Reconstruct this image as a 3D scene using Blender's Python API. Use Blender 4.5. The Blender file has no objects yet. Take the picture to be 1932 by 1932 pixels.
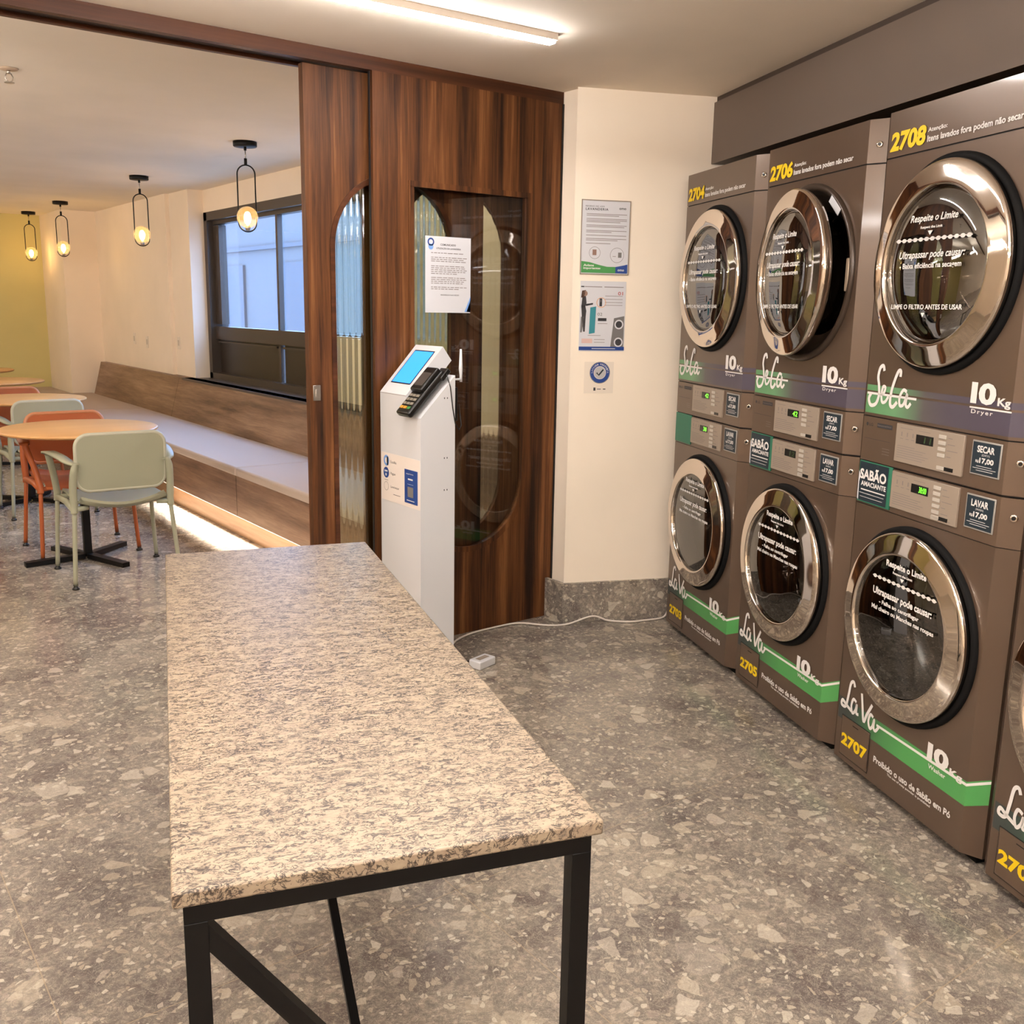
import bpy, bmesh, math, random
from mathutils import Vector, Matrix
R = math.radians
random.seed(7)
SC = bpy.context.scene
COL = SC.collection

# ------------------------------------------------------------------ camera
FPX = 1829.45
cam = bpy.data.cameras.new('camera')
cam.sensor_width = 36.0
cam.lens = FPX / 1932 * 36.0
cam.shift_x = (966 - 960.02) / 1932
cam.shift_y = (955.6 - 966) / 1932
cam.clip_start = 0.02
co = bpy.data.objects.new('camera', cam)
COL.objects.link(co)
yaw, pit, rol = R(36.829), R(-11.479), R(0.975)
f = Vector((math.sin(yaw) * math.cos(pit), math.cos(yaw) * math.cos(pit), math.sin(pit)))
r = Vector((math.cos(yaw), -math.sin(yaw), 0))
u = r.cross(f)
r2 = r * math.cos(rol) + u * math.sin(rol)
u2 = -r * math.sin(rol) + u * math.cos(rol)
m = Matrix(((r2.x, u2.x, -f.x, 0), (r2.y, u2.y, -f.y, 0), (r2.z, u2.z, -f.z, 1.4272), (0, 0, 0, 1)))
co.matrix_world = m
SC.camera = co

# ------------------------------------------------------------------ world, exposure
SC.view_settings.view_transform = 'Standard'
SC.view_settings.look = 'None'
SC.view_settings.gamma = 1
SC.view_settings.exposure = 0.85
w = bpy.data.worlds.new('sky'); SC.world = w
w.use_nodes = True
bg = w.node_tree.nodes['Background']
bg.inputs[0].default_value = (0.30, 0.52, 1.0, 1)
bg.inputs[1].default_value = 15.0
try:
    cy = SC.cycles
    cy.use_denoising = True; cy.use_adaptive_sampling = True; cy.adaptive_threshold = .045
    cy.max_bounces = 10; cy.diffuse_bounces = 6; cy.glossy_bounces = 5; cy.transmission_bounces = 6; cy.transparent_max_bounces = 14
    cy.caustics_reflective = False; cy.caustics_refractive = False
    cy.sample_clamp_indirect = 6
    cy.blur_glossy = 0.5
except Exception:
    pass

WARM = (1.0, 0.84, 0.68)
def area(name, loc, size, power, color, rot=(0, 0, 0), spread=180, portal=False):
    l = bpy.data.lights.new(name, 'AREA'); l.shape = 'RECTANGLE'; l.size = size[0]; l.size_y = size[1]
    l.energy = power; l.color = color; l.spread = R(spread)
    o = bpy.data.objects.new(name, l); COL.objects.link(o); o.location = loc; o.rotation_euler = rot
    if portal: l.cycles.is_portal = True
    return o

# ------------------------------------------------------------------ colour + materials
def lin(c):
    out = []
    for v in c:
        v = v / 255
        out.append(v / 12.92 if v <= .04045 else ((v + .055) / 1.055) ** 2.4)
    return (out[0], out[1], out[2], 1)

MATS = {}
def mat(name, col=(200, 200, 200), rough=.5, metal=0, emit=None, es=0, coat=0, spec=.5, trans=0, ior=1.45):
    if name in MATS: return MATS[name]
    m = bpy.data.materials.new(name); m.use_nodes = True
    b = m.node_tree.nodes['Principled BSDF']
    b.inputs['Base Color'].default_value = lin(col)
    b.inputs['Roughness'].default_value = rough
    b.inputs['Metallic'].default_value = metal
    b.inputs['Specular IOR Level'].default_value = spec
    b.inputs['Coat Weight'].default_value = coat
    b.inputs['Coat Roughness'].default_value = .08
    b.inputs['Transmission Weight'].default_value = trans
    b.inputs['IOR'].default_value = ior
    if emit:
        b.inputs['Emission Color'].default_value = lin(emit)
        b.inputs['Emission Strength'].default_value = es
    MATS[name] = m
    return m
def nodes(m): return m.node_tree.nodes, m.node_tree.links, m.node_tree.nodes['Principled BSDF']
def ramp(n, stops):
    c = n.new('ShaderNodeValToRGB'); e = c.color_ramp.elements
    e[0].position = stops[0][0]; e[0].color = lin(stops[0][1])
    e[1].position = stops[-1][0]; e[1].color = lin(stops[-1][1])
    for p, k in stops[1:-1]:
        x = e.new(p); x.color = lin(k)
    return c
def tex_noise(n, l, src, scale, detail=4, rough=.5, dist=0):
    t = n.new('ShaderNodeTexNoise'); t.inputs['Scale'].default_value = scale; t.inputs['Detail'].default_value = detail
    t.inputs['Roughness'].default_value = rough; t.inputs['Distortion'].default_value = dist
    l.new(src, t.inputs['Vector']); return t
def mapping(n, l, scale=(1, 1, 1), rot=(0, 0, 0), loc=(0, 0, 0)):
    tc = n.new('ShaderNodeTexCoord'); mp = n.new('ShaderNodeMapping')
    mp.inputs['Scale'].default_value = scale; mp.inputs['Rotation'].default_value = rot; mp.inputs['Location'].default_value = loc
    l.new(tc.outputs['Object'], mp.inputs['Vector']); return mp.outputs[0]
def mix(n, l, fac, a, b, mode='MIX'):
    x = n.new('ShaderNodeMix'); x.data_type = 'RGBA'; x.blend_type = mode
    for s, v in ((x.inputs[0], fac), (x.inputs[6], a), (x.inputs[7], b)):
        if isinstance(v, bpy.types.NodeSocket): l.new(v, s)
        else: s.default_value = v
    return x.outputs[2]
def math_(n, l, op, a, b=0, c=None):
    x = n.new('ShaderNodeMath'); x.operation = op
    for i, v in enumerate((a, b) if c is None else (a, b, c)):
        if isinstance(v, bpy.types.NodeSocket): l.new(v, x.inputs[i])
        else: x.inputs[i].default_value = v
    return x.outputs[0]
def bump(n, l, b, h, strength=.2, dist=.01):
    x = n.new('ShaderNodeBump'); x.inputs['Strength'].default_value = strength; x.inputs['Distance'].default_value = dist
    l.new(h, x.inputs['Height']); l.new(x.outputs[0], b.inputs['Normal'])

def stone_floor(name, tiles=True):
    m = mat(name, rough=.42); n, l, b = nodes(m)
    v = mapping(n, l)
    warp = tex_noise(n, l, v, 9, 3)
    vm = n.new('ShaderNodeVectorMath'); vm.operation = 'MULTIPLY_ADD'
    l.new(warp.outputs['Color'], vm.inputs[0]); vm.inputs[1].default_value = (.045, .045, .045); l.new(v, vm.inputs[2])
    wv = vm.outputs[0]
    big = tex_noise(n, l, wv, 3.2, 6, .62)
    base = ramp(n, [(.30, (118, 110, 106)), (.45, (145, 136, 127)), (.56, (162, 152, 140)), (.72, (182, 171, 156))])
    l.new(big.outputs['Fac'], base.inputs[0])
    fine = tex_noise(n, l, wv, 55, 6, .75)
    fr = ramp(n, [(.36, (77, 73, 71)), (.5, (121, 118, 115)), (.64, (188, 182, 173))])
    l.new(fine.outputs['Fac'], fr.inputs[0])
    col = mix(n, l, .62, base.outputs[0], fr.outputs[0], 'OVERLAY')
    # chips of several sizes
    for sc, th, soft, strength in ((9, .93, .05, .35), (17, .92, .07, .55), (36, .88, .10, .6), (75, .86, .14, .7)):
        vo = n.new('ShaderNodeTexVoronoi'); vo.inputs['Scale'].default_value = sc; vo.inputs['Randomness'].default_value = 1
        l.new(wv, vo.inputs['Vector'])
        ve = n.new('ShaderNodeTexVoronoi'); ve.feature = 'DISTANCE_TO_EDGE'; ve.inputs['Scale'].default_value = sc
        l.new(wv, ve.inputs['Vector'])
        sep = n.new('ShaderNodeSeparateColor'); l.new(vo.outputs['Color'], sep.inputs[0])
        pick = math_(n, l, 'GREATER_THAN', sep.outputs[0], th)
        edge = math_(n, l, 'MULTIPLY', ve.outputs['Distance'], 1 / .25)
        edge = math_(n, l, 'SUBTRACT', edge, .35 * 1)
        e2 = n.new('ShaderNodeMath'); e2.operation = 'MULTIPLY'; e2.use_clamp = True
        l.new(edge, e2.inputs[0]); e2.inputs[1].default_value = 9
        fac = math_(n, l, 'MULTIPLY', math_(n, l, 'MULTIPLY', pick, e2.outputs[0]), strength)
        cc = ramp(n, [(0, (162, 149, 132)), (.45, (190, 177, 156)), (.8, (208, 197, 179)), (1, (138, 125, 117))])
        l.new(sep.outputs[1], cc.inputs[0])
        col = mix(n, l, fac, col, cc.outputs[0])
        if sc < 20:
            pk = math_(n, l, 'LESS_THAN', sep.outputs[0], .13)
            fac = math_(n, l, 'MULTIPLY', math_(n, l, 'MULTIPLY', pk, e2.outputs[0]), .5)
            col = mix(n, l, fac, col, lin((88, 78, 74)))
    # thin veins
    vn = tex_noise(n, l, wv, 7, 8, .7, 1.5)
    d = math_(n, l, 'ABSOLUTE', math_(n, l, 'SUBTRACT', vn.outputs['Fac'], .5))
    d = math_(n, l, 'LESS_THAN', d, .006)
    col = mix(n, l, math_(n, l, 'MULTIPLY', d, .35), col, lin((197, 186, 167)))
    for sc_, wd_, cc_ in ((24, .022, (103, 93, 91)), (33, .018, (204, 193, 175))):
        vn = tex_noise(n, l, wv, sc_, 5, .65, 2.2)
        d = math_(n, l, 'LESS_THAN', math_(n, l, 'ABSOLUTE', math_(n, l, 'SUBTRACT', vn.outputs['Fac'], .5)), wd_ * .5)
        col = mix(n, l, math_(n, l, 'MULTIPLY', d, .4), col, lin(cc_))
    if tiles:
        tc = n.new('ShaderNodeTexCoord'); sx = n.new('ShaderNodeSeparateXYZ'); l.new(tc.outputs['Object'], sx.inputs[0])
        gs = []
        for ax, off in ((0, .314), (1, .007)):
            a = math_(n, l, 'SUBTRACT', sx.outputs[ax], off)
            a = math_(n, l, 'DIVIDE', a, .9067)
            a = math_(n, l, 'FRACT', a)
            a = math_(n, l, 'ABSOLUTE', math_(n, l, 'SUBTRACT', a, .5))
            gs.append(math_(n, l, 'GREATER_THAN', a, .4986))
        g = math_(n, l, 'MAXIMUM', gs[0], gs[1])
        col = mix(n, l, math_(n, l, 'MULTIPLY', g, .75), col, lin((157, 140, 117)))
    l.new(col, b.inputs['Base Color'])
    rr = ramp(n, [(.3, (81, 82, 82)), (.7, (110, 112, 112))]); l.new(fine.outputs['Fac'], rr.inputs[0])
    l.new(rr.outputs[0], b.inputs['Roughness'])
    return m

def granite():
    m = mat('granite', rough=.4); n, l, b = nodes(m)
    v = mapping(n, l, (1, 1.9, 1), (0, 0, R(17)))
    w_ = tex_noise(n, l, v, 40, 3)
    vm = n.new('ShaderNodeVectorMath'); vm.operation = 'MULTIPLY_ADD'
    l.new(w_.outputs['Color'], vm.inputs[0]); vm.inputs[1].default_value = (.012, .012, .012); l.new(v, vm.inputs[2]); wv = vm.outputs[0]
    a = tex_noise(n, l, wv, 62, 5, .62)
    base = ramp(n, [(.30, (95, 85, 77)), (.40, (140, 123, 104)), (.55, (149, 133, 112)), (.75, (156, 140, 118))])
    l.new(a.outputs['Fac'], base.inputs[0])
    big = tex_noise(n, l, v, 12, 3, .6)
    col = base.outputs[0]
    # short dark curling grains
    for sc_, wd_, off_ in ((24, .040, 0), (44, .034, .4)):
        ln = tex_noise(n, l, wv, sc_, 4, .6, 1.8)
        dd = math_(n, l, 'ABSOLUTE', math_(n, l, 'SUBTRACT', ln.outputs['Fac'], .5))
        mk = tex_noise(n, l, wv, sc_ * 1.1, 2, .5)
        sm = math_(n, l, 'ADD', mk.outputs['Fac'], math_(n, l, 'MULTIPLY', math_(n, l, 'SUBTRACT', big.outputs['Fac'], .5), .22))
        mm = math_(n, l, 'GREATER_THAN', sm, .45)
        x_ = n.new('ShaderNodeMapRange'); l.new(dd, x_.inputs['Value']); x_.inputs['From Min'].default_value = wd_ * .35; x_.inputs['From Max'].default_value = wd_; x_.inputs['To Min'].default_value = .86; x_.inputs['To Max'].default_value = 0
        col = mix(n, l, math_(n, l, 'MULTIPLY', x_.outputs[0], mm), col, lin((40, 31, 28)))
    c2 = tex_noise(n, l, wv, 95, 3, .6)
    s = math_(n, l, 'ADD', c2.outputs['Fac'], math_(n, l, 'MULTIPLY', math_(n, l, 'SUBTRACT', big.outputs['Fac'], .5), -.3))
    dk = ramp(n, [(.0, (207, 204, 195)), (.36, (207, 204, 195)), (.40, (0, 0, 0)), (1, (0, 0, 0))]); l.new(s, dk.inputs[0])
    col = mix(n, l, math_(n, l, 'MULTIPLY', dk.outputs[0], .8), col, lin((40, 32, 29)))
    l.new(col, b.inputs['Base Color'])
    return m

def wood(name, axis, stops, band=6, fine=90, rough=.42, squash=.035, seed=0, board=None):
    """axis = grain direction (0 x, 1 y, 2 z)"""
    m = mat(name, rough=rough); n, l, b = nodes(m)
    s = [1, 1, 1]; s[axis] = squash
    v = mapping(n, l, tuple(s), (0, 0, 0), (seed, seed * 1.7, seed * .3))
    a = tex_noise(n, l, v, band, 3, .5, .25)
    c = tex_noise(n, l, v, fine, 5, .65, .1)
    mid = tex_noise(n, l, v, band * 4, 4, .6, .6)
    sm = math_(n, l, 'ADD', math_(n, l, 'MULTIPLY', a.outputs['Fac'], .62), math_(n, l, 'MULTIPLY', mid.outputs['Fac'], .38))
    sm = math_(n, l, 'ADD', sm, math_(n, l, 'MULTIPLY', math_(n, l, 'SUBTRACT', c.outputs['Fac'], .5), .22))
    rp = ramp(n, stops); l.new(sm, rp.inputs[0])
    l.new(rp.outputs[0], b.inputs['Base Color'])
    bump(n, l, b, c.outputs['Fac'], .08, .002)
    return m

FLOOR = stone_floor('stone_tile_floor')
BASEST = stone_floor('stone_skirting', False)
GRAN = granite()
WALNUT = wood('walnut_upright', 2, [(.36, (32, 18, 10)), (.43, (58, 32, 16)), (.49, (77, 45, 22)), (.56, (92, 55, 28)), (.64, (118, 77, 43))], band=13, fine=130, rough=.5)
WALNUT_H = wood('walnut_along', 0, [(.34, (45, 24, 14)), (.5, (69, 38, 21)), (.66, (86, 50, 28))], band=9, fine=110, seed=3)
for _w in (WALNUT, WALNUT_H): _w.node_tree.nodes['Principled BSDF'].inputs['Specular IOR Level'].default_value = .28
BENCHW = wood('bench_wood', 1, [(.33, (78, 56, 43)), (.45, (112, 84, 66)), (.55, (134, 105, 84)), (.68, (160, 130, 106))], band=7, fine=100, seed=5, squash=.07)
PLINTHW = wood('plinth_wood', 1, [(.33, (166, 128, 96)), (.5, (186, 148, 114)), (.68, (200, 164, 130))], band=10, fine=100, seed=8, squash=.06)

def plaster(name, c, bumpy=.06, rough=.85):
    m = mat(name, c, rough); n, l, b = nodes(m)
    v = mapping(n, l); t = tex_noise(n, l, v, 60, 5, .7); bump(n, l, b, t.outputs['Fac'], bumpy, .004)
    t2 = tex_noise(n, l, v, 2.2, 3)
    rp = ramp(n, [(.3, tuple(int(x * .975) for x in c)), (.7, c)]); l.new(t2.outputs['Fac'], rp.inputs[0]); l.new(rp.outputs[0], b.inputs['Base Color'])
    return m
WALL = plaster('cream_paint', (243, 228, 208))
CEIL = plaster('ceiling_paint', (248, 236, 220))
CEIL_D = plaster('dining_ceiling_paint', (242, 234, 222))
OLIVE = plaster('olive_paint', (208, 196, 136))
DKWALL = plaster('dark_paint', (120, 110, 104))
SOFF = mat('bulkhead_paint', (108, 95, 85), .62)
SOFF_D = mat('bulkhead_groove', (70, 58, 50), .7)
GREY = mat('appliance_paint', (92, 75, 62), .32, .35, coat=.35)
GREYP = mat('appliance_panel', (99, 81, 67), .34, .35, coat=.3)
GAP = mat('seam_dark', (22, 18, 16), .8)
RUB = mat('black_rubber', (10, 9, 9), .75, spec=.2)
CHROME = mat('chrome', (222, 212, 202), .04, 1)
STEEL = mat('drum_steel', (120, 112, 104), .25, 1)
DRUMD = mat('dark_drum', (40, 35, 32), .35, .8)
SILVER = mat('silver_plate', (152, 138, 124), .45, .25)
BTN = mat('button_silver', (186, 178, 168), .4, .2)
BLACK = mat('black_metal', (5, 4, 4), .45, spec=.3)
BLKP = mat('black_plastic', (18, 16, 15), .3)
WHITE = mat('white_print', (218, 213, 208), .6)
PAPER = mat('paper', (204, 203, 206), .55)
INK = mat('ink', (70, 64, 66), .7)
INKL = mat('ink_light', (128, 118, 114), .7)
YEL = mat('yellow_print', (224, 190, 12), .55)
NAVY = mat('navy_sticker', (26, 39, 48), .45)
BLUE = mat('blue_print', (30, 62, 128), .5)
GREEN = mat('green_print', (70, 138, 74), .5)
GREEN2 = mat('green_sticker', (40, 104, 80), .5)
KIOSK = mat('white_steel', (206, 205, 206), .38, coat=.2)
SCREEN = mat('lit_screen', (30, 90, 190), .3, emit=(58, 150, 255), es=.95)
LEDG = mat('lit_digits', (60, 220, 40), .3, emit=(130, 255, 60), es=1.1)
LEDO = mat('dim_digits', (60, 80, 50), .3)
SAGE = mat('sage_plastic', (150, 150, 128), .5)
SAGE_L = mat('sage_plastic_rim', (176, 174, 154), .5)
TERRA = mat('terracotta_plastic', (158, 80, 36), .48)
TERRA_L = mat('terracotta_rim', (180, 118, 80), .48)
BEECH = wood('beech_top', 0, [(.3, (192, 142, 90)), (.5, (204, 156, 102)), (.7, (212, 166, 114))], band=8, fine=90, rough=.35, seed=2)
CUSH = mat('grey_fabric', (176, 160, 148), .95)
n_, l_, b_ = nodes(CUSH); t_ = tex_noise(n_, l_, mapping(n_, l_), 400, 3, .7); bump(n_, l_, b_, t_.outputs['Fac'], .3, .002)
ALU = mat('dark_aluminium', (74, 65, 58), .42, .2)
ALU2 = mat('dark_sill', (84, 74, 66), .45)
PANELD = mat('dark_opaque_panel', (50, 42, 36), .35)
BRASS = mat('brushed_metal', (190, 184, 176), .3, 1)
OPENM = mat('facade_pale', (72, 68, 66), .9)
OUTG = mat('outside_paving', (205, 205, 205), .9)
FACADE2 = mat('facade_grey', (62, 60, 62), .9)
LAMP = mat('led_diffuser', (255, 250, 240), .5, emit=(255, 250, 247), es=74)
FILL_H = mat('led_tube', (255, 250, 240), .5, emit=(255, 250, 247), es=60)  # glow of the unseen tubes hung low to light the laundry ceiling
FILL_D = mat('led_diffuser_dining', (255, 250, 240), .5, emit=(255, 243, 228), es=42)  # glow of the added, unseen dining room lamps
STRIP = mat('led_tape', (255, 240, 220), .5, emit=(255, 232, 205), es=5)
FIL = mat('bulb_filament', (255, 220, 160), .5, emit=(255, 214, 150), es=60)
TEALP = mat('teal_print', (50, 128, 138), .6)
DKP = mat('dark_print', (50, 48, 50), .6)
GREYPR = mat('grey_print', (112, 108, 106), .6)
SKIN = mat('orange_print', (214, 150, 96), .6)
CABLEW = mat('white_cable', (214, 202, 190), .5)

def glass(name, tint=(235, 235, 235), refl=1.0, rough=.02, alpha=.9, ior=1.5):
    m = bpy.data.materials.new(name); m.use_nodes = True; n = m.node_tree.nodes; l = m.node_tree.links
    for x in list(n):
        if x.type != 'OUTPUT_MATERIAL': n.remove(x)
    out = [x for x in n if x.type == 'OUTPUT_MATERIAL'][0]
    tr = n.new('ShaderNodeBsdfTransparent'); tr.inputs[0].default_value = lin(tint)
    gl = n.new('ShaderNodeBsdfGlossy'); gl.inputs['Roughness'].default_value = rough; gl.inputs[0].default_value = (refl, refl, refl, 1)
    fr = n.new('ShaderNodeFresnel'); gi = n.new('ShaderNodeNewGeometry'); l.new(math_(n, l, 'MULTIPLY_ADD', gi.outputs['Backfacing'], 1 / ior - ior, ior), fr.inputs[0])
    mx = n.new('ShaderNodeMixShader'); l.new(fr.outputs[0], mx.inputs[0]); l.new(tr.outputs[0], mx.inputs[1]); l.new(gl.outputs[0], mx.inputs[2])
    l.new(mx.outputs[0], out.inputs[0]); MATS[name] = m
    return m
GLASS = glass('clear_glass')
LENS = glass('door_glass', (180, 170, 160), ior=2.2)
LENS_D = glass('dryer_door_glass', (180, 170, 160), ior=3.1)
BULB = glass('bulb_glass', (250, 236, 214))
_n, _l2 = BULB.node_tree.nodes, BULB.node_tree.links
_tl = _n.new('ShaderNodeBsdfTranslucent'); _tl.inputs[0].default_value = lin((255, 232, 196))
_mx = _n.new('ShaderNodeMixShader'); _mx.inputs[0].default_value = .05
_o = [x for x in _n if x.type == 'OUTPUT_MATERIAL'][0]; _src = _o.inputs[0].links[0].from_socket
_l2.new(_src, _mx.inputs[1]); _l2.new(_tl.outputs[0], _mx.inputs[2]); _l2.new(_mx.outputs[0], _o.inputs[0])
def fluted_glass():
    m = bpy.data.materials.new('fluted_glass'); m.use_nodes = True; n = m.node_tree.nodes; l = m.node_tree.links
    for x in list(n):
        if x.type != 'OUTPUT_MATERIAL': n.remove(x)
    out = [x for x in n if x.type == 'OUTPUT_MATERIAL'][0]
    rf = n.new('ShaderNodeBsdfRefraction'); rf.inputs['IOR'].default_value = 1.22; rf.inputs['Roughness'].default_value = .03; rf.inputs[0].default_value = lin((232, 240, 222))
    tr = n.new('ShaderNodeBsdfTransparent'); tr.inputs[0].default_value = lin((228, 236, 214))
    gl = n.new('ShaderNodeBsdfGlossy'); gl.inputs['Roughness'].default_value = .05
    m1 = n.new('ShaderNodeMixShader'); m1.inputs[0].default_value = .45; l.new(rf.outputs[0], m1.inputs[1]); l.new(tr.outputs[0], m1.inputs[2])
    fr = n.new('ShaderNodeFresnel'); gi = n.new('ShaderNodeNewGeometry'); l.new(math_(n, l, 'MULTIPLY_ADD', gi.outputs['Backfacing'], 1 / 1.45 - 1.45, 1.45), fr.inputs[0])
    m2 = n.new('ShaderNodeMixShader'); l.new(fr.outputs[0], m2.inputs[0]); l.new(m1.outputs[0], m2.inputs[1]); l.new(gl.outputs[0], m2.inputs[2])
    l.new(m2.outputs[0], out.inputs[0]); return m
FLUTE = fluted_glass()

# gradient sticker bands (printed colours)
def band_mat(name, stops):
    m = mat(name, rough=.42, coat=.2); n, l, b = nodes(m)
    tc = n.new('ShaderNodeTexCoord'); sx = n.new('ShaderNodeSeparateXYZ'); l.new(tc.outputs['Object'], sx.inputs[0])
    rp = ramp(n, stops); l.new(math_(n, l, 'DIVIDE', sx.outputs[0], .69), rp.inputs[0]); l.new(rp.outputs[0], b.inputs['Base Color'])
    return m
BAND_D = band_mat('dryer_band', [(.05, (82, 133, 87)), (.28, (97, 141, 101)), (.46, (82, 77, 77)), (.6, (71, 64, 74)), (1, (69, 62, 76))])
BAND_W = band_mat('washer_band', [(.06, (52, 55, 55)), (.2, (52, 66, 59)), (.42, (66, 126, 71)), (.55, (72, 141, 76)), (1, (72, 141, 76))])

# ------------------------------------------------------------------ mesh builder
class MB:
    def __init__(s): s.bm = bmesh.new(); s.mats = []
    def mi(s, m):
        if m is None: return 0
        if m not in s.mats: s.mats.append(m)
        return s.mats.index(m)
    def face(s, pts, m=None, smooth=False):
        vs = [s.bm.verts.new(p) for p in pts]
        try:
            fc = s.bm.faces.new(vs); fc.material_index = s.mi(m); fc.smooth = smooth
            return fc
        except ValueError: return None
    def box(s, a, b, m=None, bev=0):
        x0, y0, z0 = a; x1, y1, z1 = b
        v = [s.bm.verts.new(p) for p in ((x0, y0, z0), (x1, y0, z0), (x1, y1, z0), (x0, y1, z0), (x0, y0, z1), (x1, y0, z1), (x1, y1, z1), (x0, y1, z1))]
        fs = [s.bm.faces.new([v[i] for i in q]) for q in ((3, 2, 1, 0), (4, 5, 6, 7), (0, 1, 5, 4), (1, 2, 6, 5), (2, 3, 7, 6), (3, 0, 4, 7))]
        k = s.mi(m)
        for q in fs: q.material_index = k
        if bev:
            ed = list({e for q in fs for e in q.edges})
            rr = bmesh.ops.bevel(s.bm, geom=ed, offset=bev, segments=2, affect='EDGES', profile=.5)
            for q in rr['faces']: q.material_index = k; q.smooth = True
        return s
    def prism(s, pts, d, m=None, smooth=False):
        """pts: closed list of 3D points; d: extrusion vector"""
        d = Vector(d); a = [s.bm.verts.new(p) for p in pts]; b = [s.bm.verts.new(Vector(p) + d) for p in pts]
        k = s.mi(m); n = len(pts); fs = []
        fs.append(s.bm.faces.new(a[::-1])); fs.append(s.bm.faces.new(b))
        for i in range(n):
            q = s.bm.faces.new((a[i], a[(i + 1) % n], b[(i + 1) % n], b[i])); q.smooth = smooth; fs.append(q)
        for q in fs: q.material_index = k
        return s
    def rings(s, rings, m=None, smooth=True, cap0=False, cap1=False, closed=True):
        k = s.mi(m); vs = [[s.bm.verts.new(p) for p in rg] for rg in rings]; n = len(rings[0])
        for i in range(len(vs) - 1):
            for j in range(n if closed else n - 1):
                try:
                    q = s.bm.faces.new((vs[i][j], vs[i][(j + 1) % n], vs[i + 1][(j + 1) % n], vs[i + 1][j])); q.smooth = smooth; q.material_index = k
                except ValueError: pass
        for c, idx, rev in ((cap0, 0, True), (cap1, -1, False)):
            if c:
                q = s.bm.faces.new(vs[idx][::-1] if rev else vs[idx]); q.material_index = k
        return s
    def lathe(s, prof, origin=(0, 0, 0), axis='z', seg=48, m=None, smooth=True, cap0=False, cap1=False):
        """prof: (radius, height along axis)"""
        o = Vector(origin); rg = []
        for rad, h in prof:
            L = []
            for i in range(seg):
                a = 2 * math.pi * i / seg; c, d = math.cos(a) * rad, math.sin(a) * rad
                L.append(o + (Vector((c, d, h)) if axis == 'z' else Vector((c, h, d)) if axis == 'y' else Vector((h, c, d))))
            rg.append(L)
        return s.rings(rg, m, smooth, cap0, cap1)
    def tube(s, pts, rad, seg=10, m=None, caps=True, squash=1.0):
        P = [Vector(p) for p in pts]; n = len(P); rads = rad if isinstance(rad, (list, tuple)) else [rad] * n
        up = Vector((0, 0, 1)); rg = []
        t0 = (P[1] - P[0]).normalized()
        if abs(t0.dot(up)) > .95: up = Vector((0, 1, 0))
        nrm = t0.cross(up).normalized()
        for i in range(n):
            t = (P[min(i + 1, n - 1)] - P[max(i - 1, 0)]).normalized()
            nrm = (nrm - t * nrm.dot(t)).normalized(); bn = t.cross(nrm)
            rg.append([P[i] + (nrm * math.cos(a) + bn * math.sin(a) * squash) * rads[i] for a in [2 * math.pi * j / seg for j in range(seg)]])
        return s.rings(rg, m, True, caps, caps)
    def bar(s, a, b, w, h, m=None, up=(0, 0, 1)):
        a, b = Vector(a), Vector(b); t = (b - a).normalized(); up = Vector(up)
        if abs(t.dot(up)) > .99: up = Vector((0, 1, 0))
        x = t.cross(up).normalized() * w / 2; y = x.cross(t).normalized() * h / 2
        s.prism([a - x - y, a + x - y, a + x + y, a - x + y], b - a, m); return s
    def sphere(s, c, rad, m=None, seg=20, rings=12, sz=1):
        pr = [(max(rad * math.sin(math.pi * i / rings), .0001), -rad * math.cos(math.pi * i / rings) * sz) for i in range(rings + 1)]
        return s.lathe(pr, c, 'z', seg, m)
    def build(s, name, parent=None, loc=None, fix=True):
        if fix: bmesh.ops.recalc_face_normals(s.bm, faces=s.bm.faces)
        me = bpy.data.meshes.new(name); s.bm.to_mesh(me); s.bm.free()
        for q in s.mats: me.materials.append(q)
        o = bpy.data.objects.new(name, me); COL.objects.link(o)
        if parent: o.parent = parent
        if loc: o.location = loc
        return o

def tag(o, label, cat, group=None):
    o['label'] = label; o['category'] = cat
    if group: o['group'] = group
    return o
def thing(name, label, cat, loc=(0, 0, 0), rz=0, group=None):
    o = bpy.data.objects.new(name, None); COL.objects.link(o); o.empty_display_size = .05
    o.location = loc; o.rotation_euler = (0, 0, rz)
    return tag(o, label, cat, group)
def struct(o): o['kind'] = 'structure'; return o
def kids(o): return [c for c in bpy.data.objects if c.parent == o]
def dup(root, loc, rz, label, group=None):
    r_ = root.copy(); COL.objects.link(r_); r_.location = loc; r_.rotation_euler = (0, 0, rz); r_['label'] = label
    if group: r_['group'] = group
    for c in kids(root):
        k = c.copy(); COL.objects.link(k); k.parent = r_
        for g in kids(c):
            q = g.copy(); COL.objects.link(q); q.parent = k
    return r_

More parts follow.
